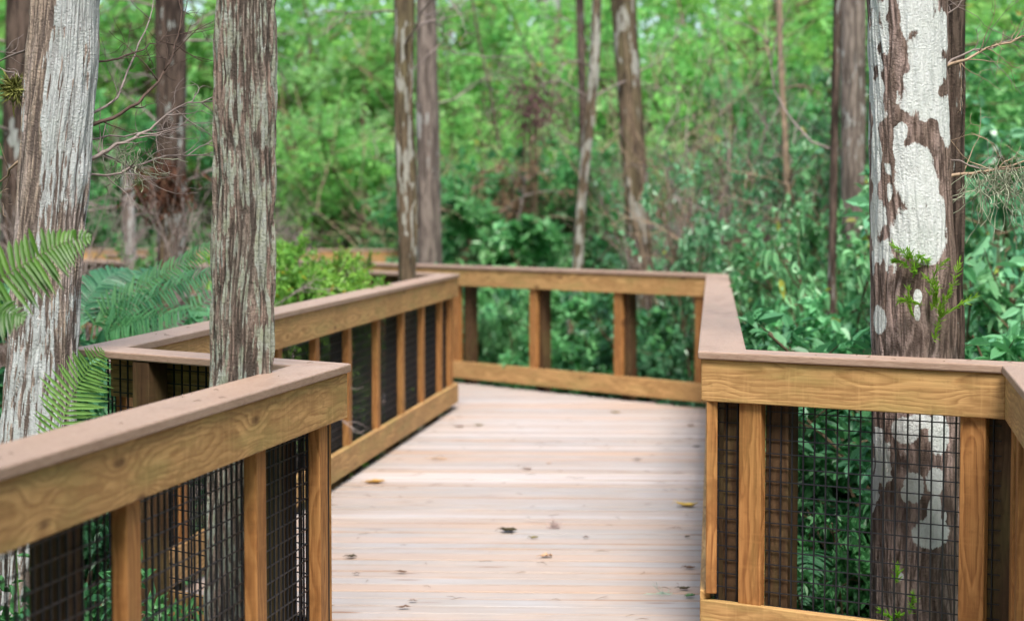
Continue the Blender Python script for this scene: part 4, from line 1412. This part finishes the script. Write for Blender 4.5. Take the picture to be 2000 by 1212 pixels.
for i, a in enumerate([
    (733, 943, 0.125, 0.060, 0.1, 0.10, "ochre", "curled ochre leaf on the deck beside the long railing's bottom rail"),
    (993, 1038, 0.090, 0.055, 0.05, 0.22, "dark", "largest dark olive leaf, curled in the middle of the deck"),
    (1043, 1051, 0.048, 0.028, 0.3, 0.22, "olive", "small yellow-olive leaf close to the large dark leaf"),
    (1067, 1087, 0.072, 0.034, 0.6, 0.15, "tan", "pale tan leaf with a raised tip, below the large dark leaf"),
    (687, 1088, 0.055, 0.030, 0.2, 0.15, "dark", "blackish brown leaf on the deck by the end picket of the near railing"),
    (785, 1118, 0.045, 0.022, -0.1, 0.15, "brown", "small brown leaf alone on the near deck boards"),
    (1342, 989, 0.120, 0.060, -0.25, 0.30, "yellow", "curled yellow leaf at the deck's edge under the receding railing"),
    (1347, 1110, 0.055, 0.030, 0.1, 0.25, "brown", "curled brown leaf near the foot of the railing that faces the viewer"),
    (1336, 1151, 0.055, 0.030, 0.0, 0.18, "dark", "dark grey leaf beside the corner post with green bits around it"),
    (1348, 1165, 0.045, 0.034, 0.4, 0.20, "green", "small green leaf against the corner bottom rail"),
    (1030, 917, 0.060, 0.034, 0.2, 0.25, "grey", "grey leaf in the middle of the deck, well beyond the large dark leaf"),
    (1246, 898, 0.055, 0.030, 0.0, 0.15, "grey", "small grey leaf toward the receding railing, halfway up the deck"),
    (857, 897, 0.130, 0.030, -0.2, 0.05, "tan", "flat tan leaf lying along the boards near the long railing"),
    (1343, 1049, 0.030, 0.020, 0.9, 0.25, "dark", "tiny dark leaf scrap between the yellow and the curled brown leaves"),
    (790, 1187, 0.050, 0.022, 0.0, 0.06, "brown", "flat brown leaf scrap nearest the bottom of the picture"),
    (808, 1174, 0.036, 0.020, 0.3, 0.06, "grey", "grey leaf scrap beside the flat brown scrap on the near boards"),
    (697, 1121, 0.032, 0.018, 0.0, 0.10, "grey", "tiny grey scrap by the end of the near railing"),
    (898, 834, 0.080, 0.035, 0.3, 0.10, "brown", "brown leaf near the far end of the long railing"),
    (936, 831, 0.070, 0.030, -0.3, 0.12, "olive", "olive leaf on the far boards next to the brown leaf"),
    (1350, 832, 0.060, 0.030, 0.2, 0.20, "brown", "brown leaf on the far boards at the receding railing's foot"),
    (1361, 873, 0.050, 0.026, 0.2, 0.20, "dark", "dark leaf at the receding railing's foot, beyond the yellow leaf"),
    (1203, 806, 0.080, 0.034, 0.1, 0.12, "olive", "olive leaf near the end railing's bottom rail"),
    (1073, 905, 0.035, 0.018, 0.2, 0.10, "tan", "tiny tan scrap beyond the grey leaf"),
    (1145, 1050, 0.030, 0.016, 0.1, 0.08, "brown", "tiny reddish scrap on the boards beyond the tan leaf"),
]):
    fallen_leaf(*a, seed=900 + i)
# a ball of grey lint-like lichen
rg = np.random.default_rng(44)
mb = MB()
for _ in range(60):
    pts = limb_points(rg, (rg.normal(0, 0.006), rg.normal(0, 0.006), 0.012), rg.normal(0, 1, 3), 0.05, 5, 0.5)
    pts = [Vector((p.x, p.y, max(0.002, p.z))) for p in pts]
    mb.tube(pts, [0.0009] * 6, 3, False)
tag(mb.build("lichen_tuft", plain("lichen_tuft", (0.46, 0.36, 0.34), 0.9, 0.05), loc=at(1081, 1030, h=0.004)), "pinkish grey fluffy lichen tuft lying beside the large dark leaf", "lichen")
mb = MB()
c0 = at(1300, 1161, h=0.004)
for _ in range(6):
    twig_branch(mb, rg, (rg.normal(0, 0.03), rg.normal(0, 0.008), 0.006), (1 if rg.random() < 0.5 else -1, rg.normal(0, 0.2), 0.02), 0.07, 0.0016, 1, 0.15, 4, (1, 3))
mb.v = [(x, y_, max(0.002, z)) for x, y_, z in mb.v]
tag(mb.build("lichen_twig", plain("mint_lichen", (0.34, 0.50, 0.40), 0.9, 0.05), loc=c0), "thin mint-green lichen twig on the boards near the corner post", "twig")

# ------------------------------------------------------------------ ground cover and the far woods
def scatter_leaves(name, mat, regions, n, size, width, seed, label, zmax=0.35, clumpy=True):
    rg = np.random.default_rng(seed)
    Ps = []
    for (x0, x1, y0, y1), share in regions:
        m = int(n * share)
        k = max(8, m // 40)
        cc = np.stack([rg.uniform(x0, x1, k), rg.uniform(y0, y1, k)], 1)
        ch = rg.random(k) * zmax
        idx = rg.integers(0, k, m)
        off = rg.normal(0, 0.13, (m, 2))
        P = np.concatenate([cc[idx] + off, (GROUND + 0.02 + ch[idx] * rg.random(m))[:, None]], 1)
        Ps.append(P)
    P = np.concatenate(Ps)
    m = len(P)
    D = rg.normal(0, 1, (m, 3)) * np.array([1, 1, 0.35]) + np.array([0, 0, 0.15])
    Nn = rg.normal(0, 0.35, (m, 3)) + np.array([0, 0, 1])
    me = leaf_mesh(name, P, D, Nn, size * rg.uniform(0.6, 1.3, m), width, np.clip(rg.normal(0.45, 0.25, m), 0, 0.94))
    o = link(name, me, M[mat])
    tag(o, label, kind="stuff")


scatter_leaves("ground_cover", "leaf_teal", [((1.2, 4.0, 6.6, 12), 0.3), ((-4.5, -0.7, 4.0, 12), 0.3), ((-2, 7, 15, 22), 0.3), ((-7, -2, 10, 20), 0.1)], 26000, 0.06, 0.5, 61,
               "low green leafy ground cover under and beside the boardwalk", 0.5)
scatter_leaves("leaf_litter", "leaf_dead", [((1.0, 4.0, 6.4, 11), 0.4), ((-4, -0.6, 4, 11), 0.4), ((-3, 7, 15, 20), 0.2)], 9000, 0.075, 0.45, 62, "dry brown leaf litter on the forest floor", 0.03)

rg = np.random.default_rng(71)
K, PER = 5600, 50
cx_ = rg.uniform(-30, 30, K)
cy_ = rg.uniform(38, 50, K)
cz_ = GROUND + rg.random(K) * 10.5
rad = rg.uniform(0.25, 0.75, K)
idx = np.repeat(np.arange(K), PER)
m = len(idx)
P = np.stack([cx_[idx], cy_[idx], cz_[idx]], 1) + rg.normal(0, 0.5, (m, 3)) * rad[idx][:, None]
D = rg.normal(0, 1, (m, 3)) + np.array([0, 0, -0.2])
Nn = rg.normal(0, 0.6, (m, 3)) + np.array([0, -0.2, 0.6])
tint = np.clip(rg.random(K)[idx] * 0.8 + rg.normal(0.1, 0.15, m), 0, 0.94)
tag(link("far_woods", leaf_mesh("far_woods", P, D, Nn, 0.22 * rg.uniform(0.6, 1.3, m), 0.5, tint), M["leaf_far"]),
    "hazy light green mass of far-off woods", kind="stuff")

rg = np.random.default_rng(72)
K, PER = 3000, 36  # unseen ring of leaves, added to block sky light from low angles
ang = rg.uniform(math.radians(24), math.radians(336), K)        # all round except the view ahead
rad_ = 8.5 + 14 * rg.random(K) ** 1.5
cx_, cy_ = np.sin(ang) * rad_, 5 + np.cos(ang) * rad_
keep = (np.abs(cx_) > 3.4 + np.maximum(0, cy_) * 0.27) | (cy_ < -3)
keep &= ~((cx_ < 0) & (cy_ > 5) & (cx_ > -3.5 - cy_ * 0.27))
cx_, cy_ = cx_[keep], cy_[keep]
K = len(cx_)
cz_ = GROUND + rg.random(K) * 11.5
idx = np.repeat(np.arange(K), PER)
m = len(idx)
P = np.stack([cx_[idx], cy_[idx], cz_[idx]], 1) + rg.normal(0, 0.45, (m, 3))
D = rg.normal(0, 1, (m, 3)) + np.array([0, 0, -0.2])
Nn = rg.normal(0, 0.6, (m, 3)) + np.array([0, 0, 0.6])
tag(link("screening_woods", leaf_mesh("screening_woods", P, D, Nn, 0.34 * rg.uniform(0.6, 1.3, m), 0.55, np.clip(rg.normal(0.45, 0.25, m), 0, 0.94)), M["leaf_mid"]),
    "unseen leafy woods added round the boardwalk to hold back low sky light", kind="stuff")

# needles and scraps lying on the boards and caps
mb = MB()
for _ in range(150):
    side = rg.random()
    yy = rg.uniform(4.6, 14.6)
    t = (yy - 6.8) / 8.1
    xl, xr = (-1.42 + 1.0 * t, 0.66 + 0.86 * t) if yy > 6.9 else (-0.5 - (6.27 - yy) * 0.19, 1.55)
    w = rg.beta(0.6, 0.6)
    x = xl + 0.06 + (xr - xl - 0.12) * w
    a = rg.uniform(0, math.pi)
    l = rg.uniform(0.012, 0.05)
    mb.tube([(x - math.cos(a) * l, yy - math.sin(a) * l, 0.006), (x, yy, 0.008 + rg.random() * 0.004), (x + math.cos(a + 0.4) * l, yy + math.sin(a + 0.4) * l, 0.006)], [0.0008, 0.0014, 0.0006], 3)
for (A, B), n in (((P_NL0, P_NL), 34), ((P_R2, P_NR), 8), ((P_JOG, P_LE), 14)):
    d = (B - A).normalized()
    nn = Vector((-d.y, d.x))
    for _ in range(n):
        p = A.lerp(B, rg.random()) + nn * rg.uniform(0.005, 0.14)
        a, l = rg.uniform(0, math.pi), rg.uniform(0.004, 0.016)
        mb.tube([(p.x - math.cos(a) * l, p.y - math.sin(a) * l, CAP_TOP + 0.0015), (p.x, p.y, CAP_TOP + 0.003), (p.x + math.cos(a + 0.5) * l, p.y + math.sin(a + 0.5) * l, CAP_TOP + 0.0015)], [0.0006, 0.0010, 0.0005], 3)
tag(mb.build("needle_litter", M["stem"]), "dry needles and twig scraps strewn on the boards and caps", kind="stuff")
